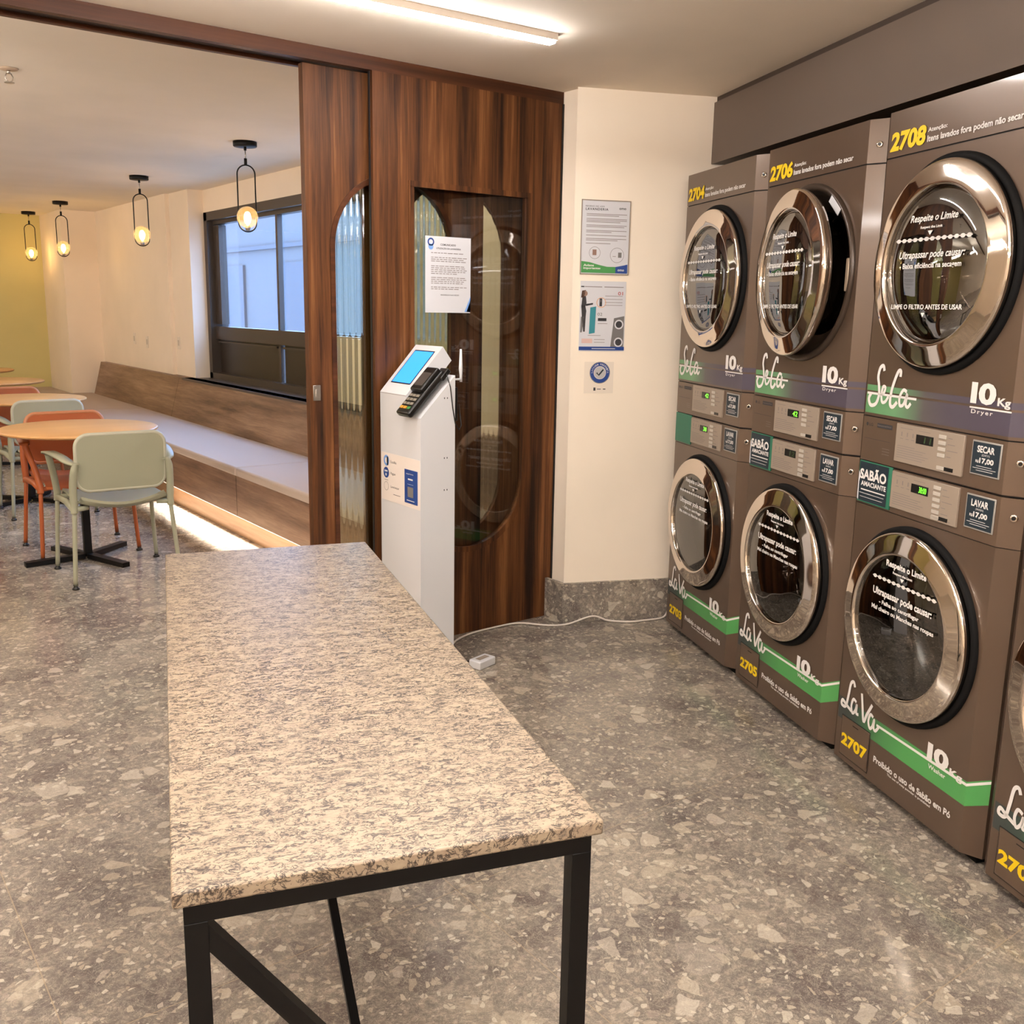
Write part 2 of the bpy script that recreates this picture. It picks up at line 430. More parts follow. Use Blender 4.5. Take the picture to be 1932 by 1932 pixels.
# ---- lettering: outline font -> flat faces fitted into a box of a plane
def glyphs(body, bold=0, shear=0, space=1.0, res=3):
    c = bpy.data.curves.new('t', 'FONT'); c.body = body; c.size = 1; c.offset = bold; c.shear = shear; c.space_character = space
    c.resolution_u = res; c.fill_mode = 'FRONT'
    o = bpy.data.objects.new('t', c); COL.objects.link(o)
    dg = bpy.context.evaluated_depsgraph_get(); dg.update()
    me = bpy.data.meshes.new_from_object(o.evaluated_get(dg))
    V = [v.co.copy() for v in me.vertices]; F = [tuple(p.vertices) for p in me.polygons]
    bpy.data.objects.remove(o); bpy.data.curves.remove(c); bpy.data.meshes.remove(me)
    return V, F
def text(mb, body, box, fn, m, bold=0, shear=0, space=1.0, keep=False, res=3):
    """box = (u0, v0, u1, v1); fn(u, v) -> 3D"""
    V, F = glyphs(body, bold, shear, space, res)
    if not V: return mb
    x0 = min(v.x for v in V); x1 = max(v.x for v in V); y0 = min(v.y for v in V); y1 = max(v.y for v in V)
    su = (box[2] - box[0]) / (x1 - x0); sv = (box[3] - box[1]) / (y1 - y0)
    u0 = box[0]
    if keep:
        if su > sv: u0 = box[0] + ((box[2] - box[0]) - sv * (x1 - x0)) / 2 * (1 if keep == 'c' else 0); su = sv
        else: sv = su
    vs = [mb.bm.verts.new(fn(u0 + (v.x - x0) * su, box[1] + (v.y - y0) * sv)) for v in V]
    k = mb.mi(m)
    for q in F:
        try: fc = mb.bm.faces.new([vs[i] for i in q]); fc.material_index = k
        except ValueError: pass
    return mb
def ribbon(mb, pts, wd, fn, m, closed=False, sub=6):
    """smooth brush stroke through 2D points"""
    P = [Vector(p) for p in pts]; Q = []
    n = len(P)
    for i in range(n - 1):
        p0 = P[max(i - 1, 0)]; p1 = P[i]; p2 = P[i + 1]; p3 = P[min(i + 2, n - 1)]
        for j in range(sub):
            t = j / sub
            Q.append(.5 * ((2 * p1) + (-p0 + p2) * t + (2 * p0 - 5 * p1 + 4 * p2 - p3) * t * t + (-p0 + 3 * p1 - 3 * p2 + p3) * t ** 3))
    Q.append(P[-1]); L = []; Rr = []
    for i in range(len(Q)):
        t = (Q[min(i + 1, len(Q) - 1)] - Q[max(i - 1, 0)]).normalized(); nn = Vector((-t.y, t.x)) * wd / 2
        L.append(mb.bm.verts.new(fn(*(Q[i] + nn)))); Rr.append(mb.bm.verts.new(fn(*(Q[i] - nn))))
    k = mb.mi(m)
    for i in range(len(Q) - 1):
        try: fc = mb.bm.faces.new((L[i], L[i + 1], Rr[i + 1], Rr[i])); fc.material_index = k
        except ValueError: pass
def rect(mb, u0, v0, u1, v1, fn, m): mb.face([fn(u0, v0), fn(u1, v0), fn(u1, v1), fn(u0, v1)], m)
def disc(mb, cu, cv, rr, fn, m, seg=24, r0=0):
    P = lambda q, a: fn(cu + q * math.cos(a), cv + q * math.sin(a))
    for i in range(seg):
        a, b = 2 * math.pi * i / seg, 2 * math.pi * (i + 1) / seg
        if r0: mb.face([P(r0, a), P(rr, a), P(rr, b), P(r0, b)], m)
        else: mb.face([fn(cu, cv), P(rr, a), P(rr, b)], m)

def holed_plate(mb, x0, x1, z0, z1, cx, cz, rr, y0, y1, m, seg=64, shape=None, extra=()):
    """rectangular plate with an opening (circle, or 'capsule' outline function) between y0 (front) and y1 (back)"""
    ang = sorted(set([2 * math.pi * i / seg for i in range(seg)] + [math.atan2(z - cz, x - cx) % (2 * math.pi) for x in (x0, x1) for z in (z0, z1)] + [a % (2 * math.pi) for a in extra]))
    inn, out = [], []
    for a in ang:
        c, s_ = math.cos(a), math.sin(a)
        t = min([v for v in (((x1 - cx) / c if c > 1e-9 else 1e9), ((x0 - cx) / c if c < -1e-9 else 1e9), ((z1 - cz) / s_ if s_ > 1e-9 else 1e9), ((z0 - cz) / s_ if s_ < -1e-9 else 1e9))])
        out.append((cx + c * t, cz + s_ * t))
        k = rr if shape is None else shape(a)
        inn.append((cx + c * k, cz + s_ * k))
    n = len(ang)
    for i in range(n):
        j = (i + 1) % n
        for y, o in ((y0, 0), (y1, 1)):
            mb.face([(inn[i][0], y, inn[i][1]), (out[i][0], y, out[i][1]), (out[j][0], y, out[j][1]), (inn[j][0], y, inn[j][1])], m)
        mb.face([(inn[i][0], y0, inn[i][1]), (inn[j][0], y0, inn[j][1]), (inn[j][0], y1, inn[j][1]), (inn[i][0], y1, inn[i][1])], m)
        mb.face([(out[i][0], y0, out[i][1]), (out[j][0], y0, out[j][1]), (out[j][0], y1, out[j][1]), (out[i][0], y1, out[i][1])], m)
    bmesh.ops.remove_doubles(mb.bm, verts=mb.bm.verts, dist=1e-5)
    return inn

# ------------------------------------------------------------------ frames of reference
TH = R(22.983)
D = Vector((math.sin(TH), math.cos(TH), 0)); N = Vector((math.cos(TH), -math.sin(TH), 0))
M0 = Vector((3.2169, 3.0291, 0)); RZ = math.atan2(-D.y, -D.x)
def MW(s_, t, z=0): return M0 - D * s_ + N * t + Vector((0, 0, z))
PC = Vector((2.812, 3.3201, 0))
HC, HD = 2.349, 2.385

# ================================================================== STRUCTURE
struct(MB().box((-3.2, -3.4, -.12), (6.6, 12.9, 0), FLOOR).build('floor'))
mb = MB(); mb.box((-3.2, -3.4, HC), (6.6, 3.45, HC + .2), CEIL); struct(mb.build('ceiling'))
mb = MB(); mb.box((-3.2, 3.59, HD), (3.12, 12.9, HD + .16), CEIL_D); struct(mb.build('ceiling_dining'))
struct(MB().box((-3.2, -3.4, 0), (-3.05, 12.9, 2.6), WALL).build('wall_left'))
struct(MB().box((-3.05, -3.4, 0), (6.6, -3.25, 2.6), WALL).build('wall_back'))
# angled wall holding the posters, and the wall behind the machines
a = PC; pts = [a, a + N * 1.45, a + N * 1.45 + D * .32, Vector((2.95, 3.64, 0)), Vector((2.838, 3.64, 0)), Vector((2.838, 3.34, 0))]
struct(MB().prism([(p.x, p.y, 0) for p in pts], (0, 0, HC), WALL).build('wall_front'))
a, b = MW(-.11, .765), MW(7.2, .765); c, d = MW(7.2, .9), MW(-.11, .9)
struct(MB().prism([(p.x, p.y, 0) for p in (a, b, c, d)], (0, 0, HC), DKWALL).build('wall_right'))
# stone skirting round the cream corner
mb = MB(); e = .012
pts = [PC + Vector((-e, .27, 0)), PC + Vector((-e, -.002, 0)) - D * e, PC + N * .66 - D * e, PC + N * .66, PC + Vector((.002, .0, 0)), PC + Vector((.0, .27, 0))]
mb.prism([(p.x, p.y, 0) for p in pts], (0, 0, .187), BASEST)
struct(mb.build('baseboard_front'))
# dining room walls
XW, XG = 2.93, 3.06
mb = MB()
mb.box((XW, 3.6, 0), (3.24, 5.1, HD), WALL)
mb.box((XW, 8.55, 0), (3.24, 11.4, HD), WALL)
mb.box((XW, 5.1, 0), (3.24, 8.55, .765), WALL)
mb.box((XG, 5.1, 2.2), (3.24, 8.55, HD), WALL)
struct(mb.build('wall_window'))
struct(MB().box((XW - .035, 9.05, 0), (XW, 11.4, HD), WALL).build('trim_1'))
struct(MB().box((2.54, 11.4, 0), (3.24, 12.5, HD), WALL).build('wall_pier'))
struct(MB().box((-3.05, 12.4, 0), (2.54, 12.55, HD), OLIVE).build('wall_far'))

# window with dark aluminium frame
wn = bpy.data.objects.new('window_1', None); COL.objects.link(wn); wn.location = (XG, 5.1, .79); struct(wn)
def WB(*a): return MB(), a
mb = MB(); X0, X1 = .0, .16
L = 3.45
mb.box((X0, 0, 0), (X1, L, .05), ALU); mb.box((X0, 0, 1.34), (X1, L, 1.41), ALU)
mb.box((X0, 0, 0), (X1, .07, 1.41), ALU); mb.box((X0, L - .07, 0), (X1, L, 1.41), ALU)
mb.build('window_frame', wn)
for y in (.64, 2.05):
    MB().box((.06, y - .008, .05), (.1, y + .028, 1.34), ALU).build('mullion', wn)
mb = MB(); mb.box((.045, .07, .34), (.12, L - .07, .45), ALU); mb.build('transom', wn)
MB().box((-.005, 0, 0), (.1, 1.0, .44), WALL).build('infill_panel', wn)
for y0_, y1_ in ((1.0, 2.01), (2.09, L - .07)):
    MB().box((.078, y0_, .04), (.1, y1_, .36), PANELD, .004).build('lower_panel', wn)
    MB().box((.055, y0_ + .02, .31), (.08, y1_ - .02, .325), ALU).build('panel_trim', wn)
mb = MB(); mb.box((.085, .07, .45), (.09, L - .07, 1.34), GLASS); mb.build('window_glass', wn)
mb = MB(); mb.box((.055, .07, 1.31), (.12, L - .07, 1.34), ALU); mb.box((.055, L - .2, .47), (.12, L - .07, 1.3), ALU); mb.build('sash_rail', wn)
struct(MB().box((XW - .1, 5.1, .765), (XG + .1, 8.62, .79), ALU2).build('trim_2'))

# what the window looks out on: pale neighbouring walls in daylight
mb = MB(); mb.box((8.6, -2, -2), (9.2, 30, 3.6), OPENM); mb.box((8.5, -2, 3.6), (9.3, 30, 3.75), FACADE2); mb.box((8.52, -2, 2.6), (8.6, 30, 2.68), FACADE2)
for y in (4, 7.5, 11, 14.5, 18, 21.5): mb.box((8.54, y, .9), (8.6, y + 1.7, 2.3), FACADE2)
o = mb.build('neighbouring_wall'); tag(o, 'pale boundary wall seen in daylight beyond the dark-framed window', 'wall')
mb = MB(); mb.box((3.3, -4, -2.1), (30, 34, -2), OUTG); o = mb.build('outside_ground'); struct(o)

# header beam over the sliding doors
hb = thing('header_beam', 'long brown wooden header beam under the ceiling above the sliding doors', 'beam', (1.6, 3.44, 2.3))
MB().box((-4.65, 0, .0), (1.236, .03, .049), WALNUT_H).build('fascia', hb)
MB().box((-4.65, .03, .02), (1.236, .15, .085), mat('dark_recess', (34, 20, 14), .6)).build('track_recess', hb)
MB().box((-4.65, .034, .004), (1.236, .046, .02), BRASS).build('metal_rail', hb)
MB().box((-4.65, .15, .006), (1.236, .172, .085), WALNUT_H).build('rear_fascia', hb)

def capsule(rr, up, dn):
    """polar outline about the centre of a shape with arcs of radius rr centred up above / dn below"""
    def fn(a):
        c, s_ = math.cos(a), math.sin(a)
        k = rr / abs(c) if abs(c) > 1e-6 else 1e9
        z = k * s_
        if z > up or z < -dn:
            h = up if s_ > 0 else -dn
            # |t*(c,s) - (0,h)| = rr
            bq = s_ * h; return bq + math.sqrt(max(bq * bq - h * h + rr * rr, 0))
        return k
    return fn
def corrugated(mb, x0, x1, y, z0, z1, shape, cx, cz, m, pitch=.0265, amp=.0022):
    """fluted pane clipped to a capsule outline: columns of quads"""
    step = pitch / 8; x = x0; cols = []
    k = 0
    while x <= x1 + 1e-6:
        dx = x - cx
        zt, zb = shape(dx)
        cols.append([(x, y + amp * math.cos(2 * math.pi * (x - x0) / pitch), zb), (x, y + amp * math.cos(2 * math.pi * (x - x0) / pitch), zt)])
        x += step
    for a_, b_ in zip(cols[:-1], cols[1:]): mb.face([a_[0], b_[0], b_[1], a_[1]], m, True)
    bmesh.ops.remove_doubles(mb.bm, verts=mb.bm.verts, dist=1e-6)

# sliding door leaf (behind), x 1.645 - 2.46
sd = thing('sliding_door', 'walnut sliding door leaf with a tall rounded fluted glass pane, left of the fixed panel', 'door', (1.645, 3.5, 0))
mb = MB(); cx, r1 = .385, .272
holed_plate(mb, 0, .815, .015, 2.3, cx, 1.02, 0, 0, .035, WALNUT, 96, capsule(r1, .635, .635)); mb.build('leaf', sd)
mb = MB()
sh = lambda dx, rr=r1 - .002: (1.655 + math.sqrt(max(rr * rr - dx * dx, 0)), .385 - math.sqrt(max(rr * rr - dx * dx, 0)))
corrugated(mb, cx - r1 + .001, cx + r1 - .001, .018, 0, 0, sh, cx, 0, FLUTE); mb.build('fluted_pane', sd, fix=False)
# moulding round the pane
def moulding(cx, zc, rr, up, dn, wd, y0, y1, m, name, par, only=None, seg=72):
    inn, out = [], []
    P = []
    A = [math.pi * i / 24 for i in range(25)]
    P += [(cx + math.cos(a), zc + up, math.sin(a)) for a in A]
    mb = MB(); ring_i = [(cx + rr * math.cos(a), zc + up + rr * math.sin(a)) for a in A] + [(cx - rr * math.cos(a), zc - dn - rr * math.sin(a)) for a in A]
    ring_o = [(cx + (rr + wd) * math.cos(a), zc + up + (rr + wd) * math.sin(a)) for a in A] + [(cx - (rr + wd) * math.cos(a), zc - dn - (rr + wd) * math.sin(a)) for a in A]
    mb.rings([[(x, y1, z) for x, z in ring_i], [(x, y0, z) for x, z in ring_i], [(x, y0, z) for x, z in ring_o], [(x, y1, z) for x, z in ring_o]], m, False)
    return mb.build(name, par)
moulding(cx, 1.02, r1 - .004, .635, .635, .02, -.004, .0, WALNUT_H, 'moulding', sd)
mb = MB(); mb.box((.012, -.004, 1.065), (.043, 0, 1.125), BRASS, .001); mb.box((.021, -.007, 1.08), (.034, -.004, 1.11), BRASS, .0015); mb.build('flush_lock', sd)

# fixed panel in front, x 1.90 - 2.83
fp = thing('fixed_panel', 'tall fixed walnut panel with a large glass pane, behind the white payment kiosk', 'panel', (1.9, 3.44, 0))
mb = MB(); gx, gr = .46, .283
def fixshape(a):
    c, s_ = math.cos(a), math.sin(a)
    if s_ > 0:
        return min(gr / abs(c) if abs(c) > 1e-6 else 1e9, .9 / s_)
    return capsule(gr, .3, .32)(a)
ang0 = [math.atan2(.9, gr), math.atan2(.9, -gr)]
holed_plate(mb, 0, .932, .0, 2.3, gx, .998, 0, 0.0, .028, WALNUT, 97, fixshape, ang0)
mb.build('front_board', fp)
mb = MB(); holed_plate(mb, .02, .932, .0, 2.3, gx - .01, 1.025, 0, .125, .15, WALNUT, 96, capsule(.268, .641, .35)); mb.build('rear_board', fp)
mb = MB()
for x0, x1, z0, z1 in ((gx - gr - .022, gx + gr + .022, 1.896, 1.918), (gx - gr - .022, gx - gr + .002, .68, 1.898), (gx + gr - .002, gx + gr + .022, .68, 1.898)):
    mb.box((x0, -.006, z0), (x1, .002, z1), WALNUT)
A = [math.pi + math.pi * i / 30 for i in range(31)]
mb.rings([[(gx + q * math.cos(a), y, .678 + q * math.sin(a)) for a in A] for q, y in ((gr - .004, .004), (gr - .004, -.006), (gr + .02, -.006), (gr + .02, .004))], WALNUT, False, closed=False)
mb.build('moulding', fp)
mb = MB(); Z = [(gx + gr * math.cos(a), .678 + gr * math.sin(a)) for a in A] + [(gx + gr, 1.898), (gx - gr, 1.898)]
mb.prism([(x, .012, z) for x, z in Z], (0, .005, 0), GLASS); mb.build('glass_pane', fp)
mb = MB(); sh2 = lambda dx: (1.666 + math.sqrt(max(.266 ** 2 - dx * dx, 0)), .675 - math.sqrt(max(.266 ** 2 - dx * dx, 0)))
corrugated(mb, gx - .01 - .265, gx - .01 + .265, .137, 0, 0, sh2, gx - .01, 0, FLUTE); mb.build('fluted_pane', fp, fix=False)
MB().box((-.003, .018, 0), (.006, .03, 2.3), mat('edge_black', (20, 14, 12), .6)).build('stop_strip', fp)
MB().box((.928, -.004, 0), (.937, .02, 2.3), mat('edge_black')).build('edge_strip', fp)

# notice taped inside/outside the pane
nt = thing('notice', 'printed white notice sheet taped to the glass pane with blue corner marks', 'notice', (2.36, 3.448, 1.41))
fnl = lambda u_, v_: (u_, -.0022, v_)
MB().box((-.222, -.0015, 0), (0, 0, .304), PAPER).build('sheet', nt)
mb = MB()
text(mb, 'COMUNICADO', (-.15, .268, -.075, .276), fnl, INK, .02)
text(mb, 'UTILIZAÇÃO DA LAVANDERIA', (-.17, .252, -.05, .262), fnl, INK, .02)
random.seed(4)
for z0, k in ((.24, 1), (.222, 3), (.188, 5), (.142, 4), (.104, 2)):
    for i in range(k):
        z = z0 - i * .0075; x1 = -.02 - (random.random() * .05 if i == k - 1 else 0)
        x = -.195
        while x < x1 - .012:
            q = min(x + .008 + random.random() * .018, x1); rect(mb, x, z - .0026, q, z, fnl, INKL); x = q + .004
text(mb, 'ENDEREÇO NAS REDES', (-.148, .068, -.058, .074), fnl, INK, .01)
mb.build('print', nt)
mb = MB(); disc(mb, -.196, .281, .016, fnl, BLUE, 16, .010); disc(mb, -.196, .262, .012, fnl, mat('light_blue', (120, 160, 220), .6), 12)
for x in (-.03, -.02, -.012): mb.face([fnl(x, .004), fnl(0, .004), fnl(0, .02 + abs(x) * 1.6)], mat('light_blue'))
mb.build('corner_mark', nt)

# bulkhead above the machines
bk = thing('bulkhead', 'dark grey bulkhead box running above the row of machines', 'bulkhead', MW(-.11, .137), RZ)
MB().box((0, 0, 2.07), (6.5, .62, 2.325), SOFF).build('casing', bk)
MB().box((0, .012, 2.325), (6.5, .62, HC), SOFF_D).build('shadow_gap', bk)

# ================================================================== LIGHTS (fixtures)
def linear(name, label, a, b, wd=.03, group=None, dm=LAMP, z=HC, drop=0):
    a = Vector((a[0], a[1], 0)); b = Vector((b[0], b[1], 0)); c = (a + b) / 2; Lh = (b - a).length / 2; ang = math.atan2(b.y - a.y, b.x - a.x)
    t = thing(name, label, 'light', (c.x, c.y, z), ang, group)
    if drop:
        for x in (-Lh * .8, Lh * .8): MB().tube([(x, 0, 0), (x, 0, -drop)], .0015, 6, BLACK).build('hanging_wire', t)
        MB().tube([(-Lh, 0, -drop - .02), (Lh, 0, -drop - .02)], .02, 12, dm).build('diffuser', t)
        for x in (-Lh, Lh): MB().tube([(x - .006, 0, -drop - .02), (x + .006, 0, -drop - .02)], .022, 12, mat('fixture_white', (210, 196, 180), .5)).build('end_cap', t)
        return t
    MB().box((-Lh - .006, -wd / 2 - .003, -.021), (Lh + .006, wd / 2 + .003, 0), mat('fixture_white', (210, 196, 180), .5)).build('housing', t)
    MB().box((-Lh, -wd / 2, -.031), (Lh, wd / 2, -.02), dm, .003).build('diffuser', t)
    return t
linear('linear_light', 'slim white LED bar glowing on the ceiling in front of the walnut panels', (2.236, 2.78), (.85, 2.84), .036)
G = 'LED bars on the laundry ceiling behind the viewer'  # unseen; strips known from reflections, hung low as tubes to light the ceiling
for i, (a, b) in enumerate((((1.35, 1.15), (.6, .75)), ((-.6, 1.9), (.35, 1.2)), ((1.3, .1), (.3, .45)), ((-1.3, -.3), (-.2, -.9)), ((.9, -1.3), (-.1, -1.9)), ((-2, 2.3), (-1.9, 1.1)), ((-2.4, -1.1), (-1.6, -2.0)))):
    linear('linear_light', 'slim round LED tube hung under the laundry ceiling behind the counter', a, b, .03, G, FILL_H, HC, .22)
G = 'LED bars on the dining ceiling out to the left'  # added out of view to brighten the dining room
for a, b in (((-.5, 4.6), (-.5, 6.0)), ((-.3, 7.2), (-.3, 8.6)), ((.0, 9.8), (.0, 11.2)), ((.2, 4.2), (-.9, 4.2))):
    linear('linear_light', 'round LED tube hung under the dining room ceiling left of the round tables', a, b, .05, G, FILL_D, HD, .3)
linear('linear_light', 'LED bar on the dining ceiling just behind the fixed walnut panel', (2.82, 4.45), (2.82, 3.8), .04, None, FILL_D, HD)  # added fill, hidden by the panel, lights the wall behind its glass

# ================================================================== MACHINES
def place(o): return o
fF = lambda u_, v_: (u_, -.0365, v_)      # on the flat front
fP = lambda u_, v_: (u_, -.0415, v_)      # on the plates
def shell(x_extra=0):
    return [(0, 0), (.045, -.035), (.645, -.035), (.69, 0), (.69, .74), (0, .74)]
def front_band(mb, z0, z1, m, y=-.0357):
    """sticker that wraps over the right bevel"""
    k = .0007
    mb.face([(.05, y, z0[0]), (.645, y, z0[1]), (.645, y, z1[1]), (.05, y, z1[0])], m)
    mb.face([(.645, y, z0[1]), (.69 + k, -k, z0[2]), (.69 + k, -k, z1[2]), (.645, y, z1[1])], m)
    mb.face([(-k * .2, -k, z0[0]), (.05, y, z0[0]), (.05, y, z1[0]), (-k * .2, -k, z1[0])], m)
def body(par, z0, z1, cz, name='body', dia=.275):
    mb = MB(); P = shell()
    # sides, back, bevels
    for i in range(len(P)):
        if i == 1: continue
        a, b = P[i], P[(i + 1) % len(P)]
        mb.face([(a[0], a[1], z0), (b[0], b[1], z0), (b[0], b[1], z1), (a[0], a[1], z1)], GREY)
    for z in (z0, z1): mb.face([(p[0], p[1], z) for p in P], GREY)
    holed_plate(mb, .045, .645, z0, z1, .345, cz, dia, -.035, -.034, GREY, 72)
    # recess going inwards
    mb.lathe([(dia, -.035), (dia - .006, -.01), (dia - .03, .012), (.2, .02)], (.345, 0, cz), 'y', 72, GREY)
    return mb.build(name, par)
def drum(par, cz, depth, light):
    mb = MB(); m = STEEL if light else DRUMD
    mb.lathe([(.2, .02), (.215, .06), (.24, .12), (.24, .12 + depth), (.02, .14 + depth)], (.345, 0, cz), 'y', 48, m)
    for k in range(3):
        a = 2 * math.pi * k / 3 + .5; q = Vector((math.cos(a), 0, math.sin(a)))
        c = Vector((.345, 0, cz)) + q * .225
        mb.bar(c + Vector((0, .13, 0)), c + Vector((0, .12 + depth, 0)), .05, .035, m, up=q)
    for k in range(7):
        mb.lathe([(.2395, .14 + k * depth / 7), (.237, .145 + k * depth / 7), (.2395, .15 + k * depth / 7)], (.345, 0, cz), 'y', 48, CHROME)
    return mb.build('drum', par)
def gasket(par, cz, m=None):
    mb = MB(); mb.lathe([(.287, -.0352), (.286, -.044), (.276, -.05), (.262, -.04), (.25, -.005), (.2, .02)], (.345, 0, cz), 'y', 72, m or RUB); return mb.build('door_gasket', par)
def door(par, cz, lines, hinge=0.0, dy=0):
    """chrome ring door; returns the door part. local origin at the hinge"""
    hx = .075
    d_ = bpy.data.objects.new('door', None)
    mb = MB(); c = (.345 - hx, 0, 0)
    mb.lathe([(.262, -.036), (.2695, -.052), (.2702, -.0585), (.2698, -.063), (.268, -.0665), (.265, -.0683), (.262, -.0692), (.25, -.0715), (.236, -.0743), (.222, -.0771), (.2125, -.079), (.2105, -.0792), (.207, -.0785), (.2045, -.075), (.2035, -.068), (.203, -.03), (.262, -.036)], c, 'y', 96, CHROME)
    o = mb.build('door', par); o.location = (hx, dy, cz); o.rotation_euler = (0, 0, hinge)
    mb = MB()  # bowl and cover
    mb.lathe([(.203, -.068), (.17, -.0735), (.11, -.078), (.05, -.080), (.001, -.0805)] if cz < 1 else [(.2035, -.062), (.19, -.0725), (.15, -.08), (.10, -.084), (.05, -.086), (.001, -.0865)], c, 'y', 64, LENS if cz < 1 else LENS_D)
    g = mb.build('door_glass', o)
    mb = MB()
    mb.lathe([(.203, -.05), (.198, -.03), (.18, .03), (.165, .075), (.14, .1), (.08, .112), (.001, .115)], c, 'y', 64, mat('bowl_glass') if 'bowl_glass' in MATS else glass('bowl_glass', (196, 188, 178)))
    mb.build('glass_bowl', o)
    mb = MB(); fn = lambda u_, v_: (u_ - hx, -.0815 if cz < 1 else -.0875, v_ - cz)
    lines(mb, fn, cz); mb.build('door_lettering', o)
    return o
def chain(mb, fn, x0, x1, z0, z1, n=13):
    for i in range(n):
        cx_ = x0 + (x1 - x0) * (i + .5) / n; czz = z0 + (z1 - z0) * (i + .5) / n; w_ = (x1 - x0) / n
        for k in range(10):
            a, b = 2 * math.pi * k / 10, 2 * math.pi * (k + 1) / 10
            mb.face([fn(cx_, czz), fn(cx_ + w_ * .4 * math.cos(a), czz + .0055 * math.sin(a)), fn(cx_ + w_ * .4 * math.cos(b), czz + .0055 * math.sin(b))], WHITE)
    rect(mb, x0, min(z0, z1) - .001, x1, min(z0, z1) + .0016, fn, WHITE)
def lines_dry(mb, fn, cz):
    s_ = -.045
    text(mb, 'Respeite o Limite', (.30 + s_, 1.668, .49 + s_, 1.692), fn, WHITE, .02, .25)
    text(mb, 'Respect the Limit', (.345 + s_, 1.653, .433 + s_, 1.662), fn, WHITE, .03)
    mb.face([fn(.376 + s_, 1.649), fn(.396 + s_, 1.649), fn(.386 + s_, 1.637)], WHITE)
    chain(mb, fn, .245 + s_, .55 + s_, 1.628, 1.628)
    text(mb, 'Ultrapassar pode causar:', (.265 + s_, 1.574, .53 + s_, 1.599), fn, WHITE, .02, .25)
    text(mb, '- Baixa eficiência na secagem', (.27 + s_, 1.549, .52 + s_, 1.568), fn, WHITE, .02)
    text(mb, 'LIMPE O FILTRO ANTES DE USAR', (.25 + s_, 1.446, .54 + s_, 1.459), fn, WHITE, .02)
    mb.face([fn(.38 + s_, 1.437), fn(.396 + s_, 1.437), fn(.388 + s_, 1.425)], WHITE)
def lines_wash(mb, fn, cz):
    s_ = -.05
    text(mb, 'Respeite o Limite', (.335 + s_, .722, .512 + s_, .746), fn, WHITE, .03, .0)
    text(mb, 'Respect the Limit', (.368 + s_, .709, .455 + s_, .718), fn, WHITE, .03)
    mb.face([fn(.402 + s_, .706), fn(.42 + s_, .706), fn(.411 + s_, .695)], WHITE)
    chain(mb, fn, .278 + s_, .562 + s_, .685, .685)
    text(mb, 'Ultrapassar pode causar:', (.285 + s_, .627, .548 + s_, .655), fn, WHITE, .03)
    text(mb, '- Falha ao centrifugar', (.318 + s_, .606, .498 + s_, .622), fn, WHITE, .03)
    text(mb, 'Mal cheiro ou Manchas nas roupas', (.285 + s_, .584, .563 + s_, .601), fn, WHITE, .03)

def seca(mb, fn, z):
    W_ = .011
    ribbon(mb, [(.128, z + .098), (.122, z + .112), (.108, z + .106), (.101, z + .08), (.108, z + .056), (.112, z + .026), (.1, z), (.076, z - .006), (.064, z + .012), (.074, z + .03)], W_, fn, WHITE)
    ribbon(mb, [(.118, z + .026), (.134, z + .034), (.14, z + .05), (.129, z + .052), (.124, z + .03), (.13, z + .008), (.145, z + .01), (.158, z + .026)], W_ * .85, fn, WHITE)
    ribbon(mb, [(.205, z + .086), (.205, z + .102), (.192, z + .098), (.172, z + .05), (.168, z + .008), (.182, z - .002), (.2, z + .014)], W_, fn, WHITE)
    ribbon(mb, [(.24, z + .046), (.224, z + .05), (.21, z + .028), (.214, z + .006), (.23, z + .01), (.243, z + .04), (.24, z + .012), (.25, z + .004), (.262, z + .016)], W_ * .85, fn, WHITE)
    rect(mb, .055, z + .026, .285, z + .0325, fn, WHITE)
def lava(mb, fn, z):
    W_ = .0105
    ribbon(mb, [(.128, z + .09), (.12, z + .104), (.106, z + .094), (.098, z + .05), (.088, z + .012), (.066, z + .01), (.07, z + .026), (.09, z + .018), (.12, z + .008)], W_, fn, WHITE)
    ribbon(mb, [(.142, z + .046), (.126, z + .05), (.118, z + .026), (.126, z + .004), (.14, z + .018), (.146, z + .04), (.146, z + .012), (.158, z + .012)], W_ * .9, fn, WHITE)
    ribbon(mb, [(.166, z + .085), (.174, z + .05), (.186, z + .002), (.2, z + .03), (.222, z + .07)], W_, fn, WHITE)
    ribbon(mb, [(.232, z + .034), (.218, z + .038), (.21, z + .014), (.22, z - .006), (.232, z + .006), (.238, z + .03), (.238, z + .004), (.248, z - .002), (.262, z + .016)], W_ * .9, fn, WHITE)

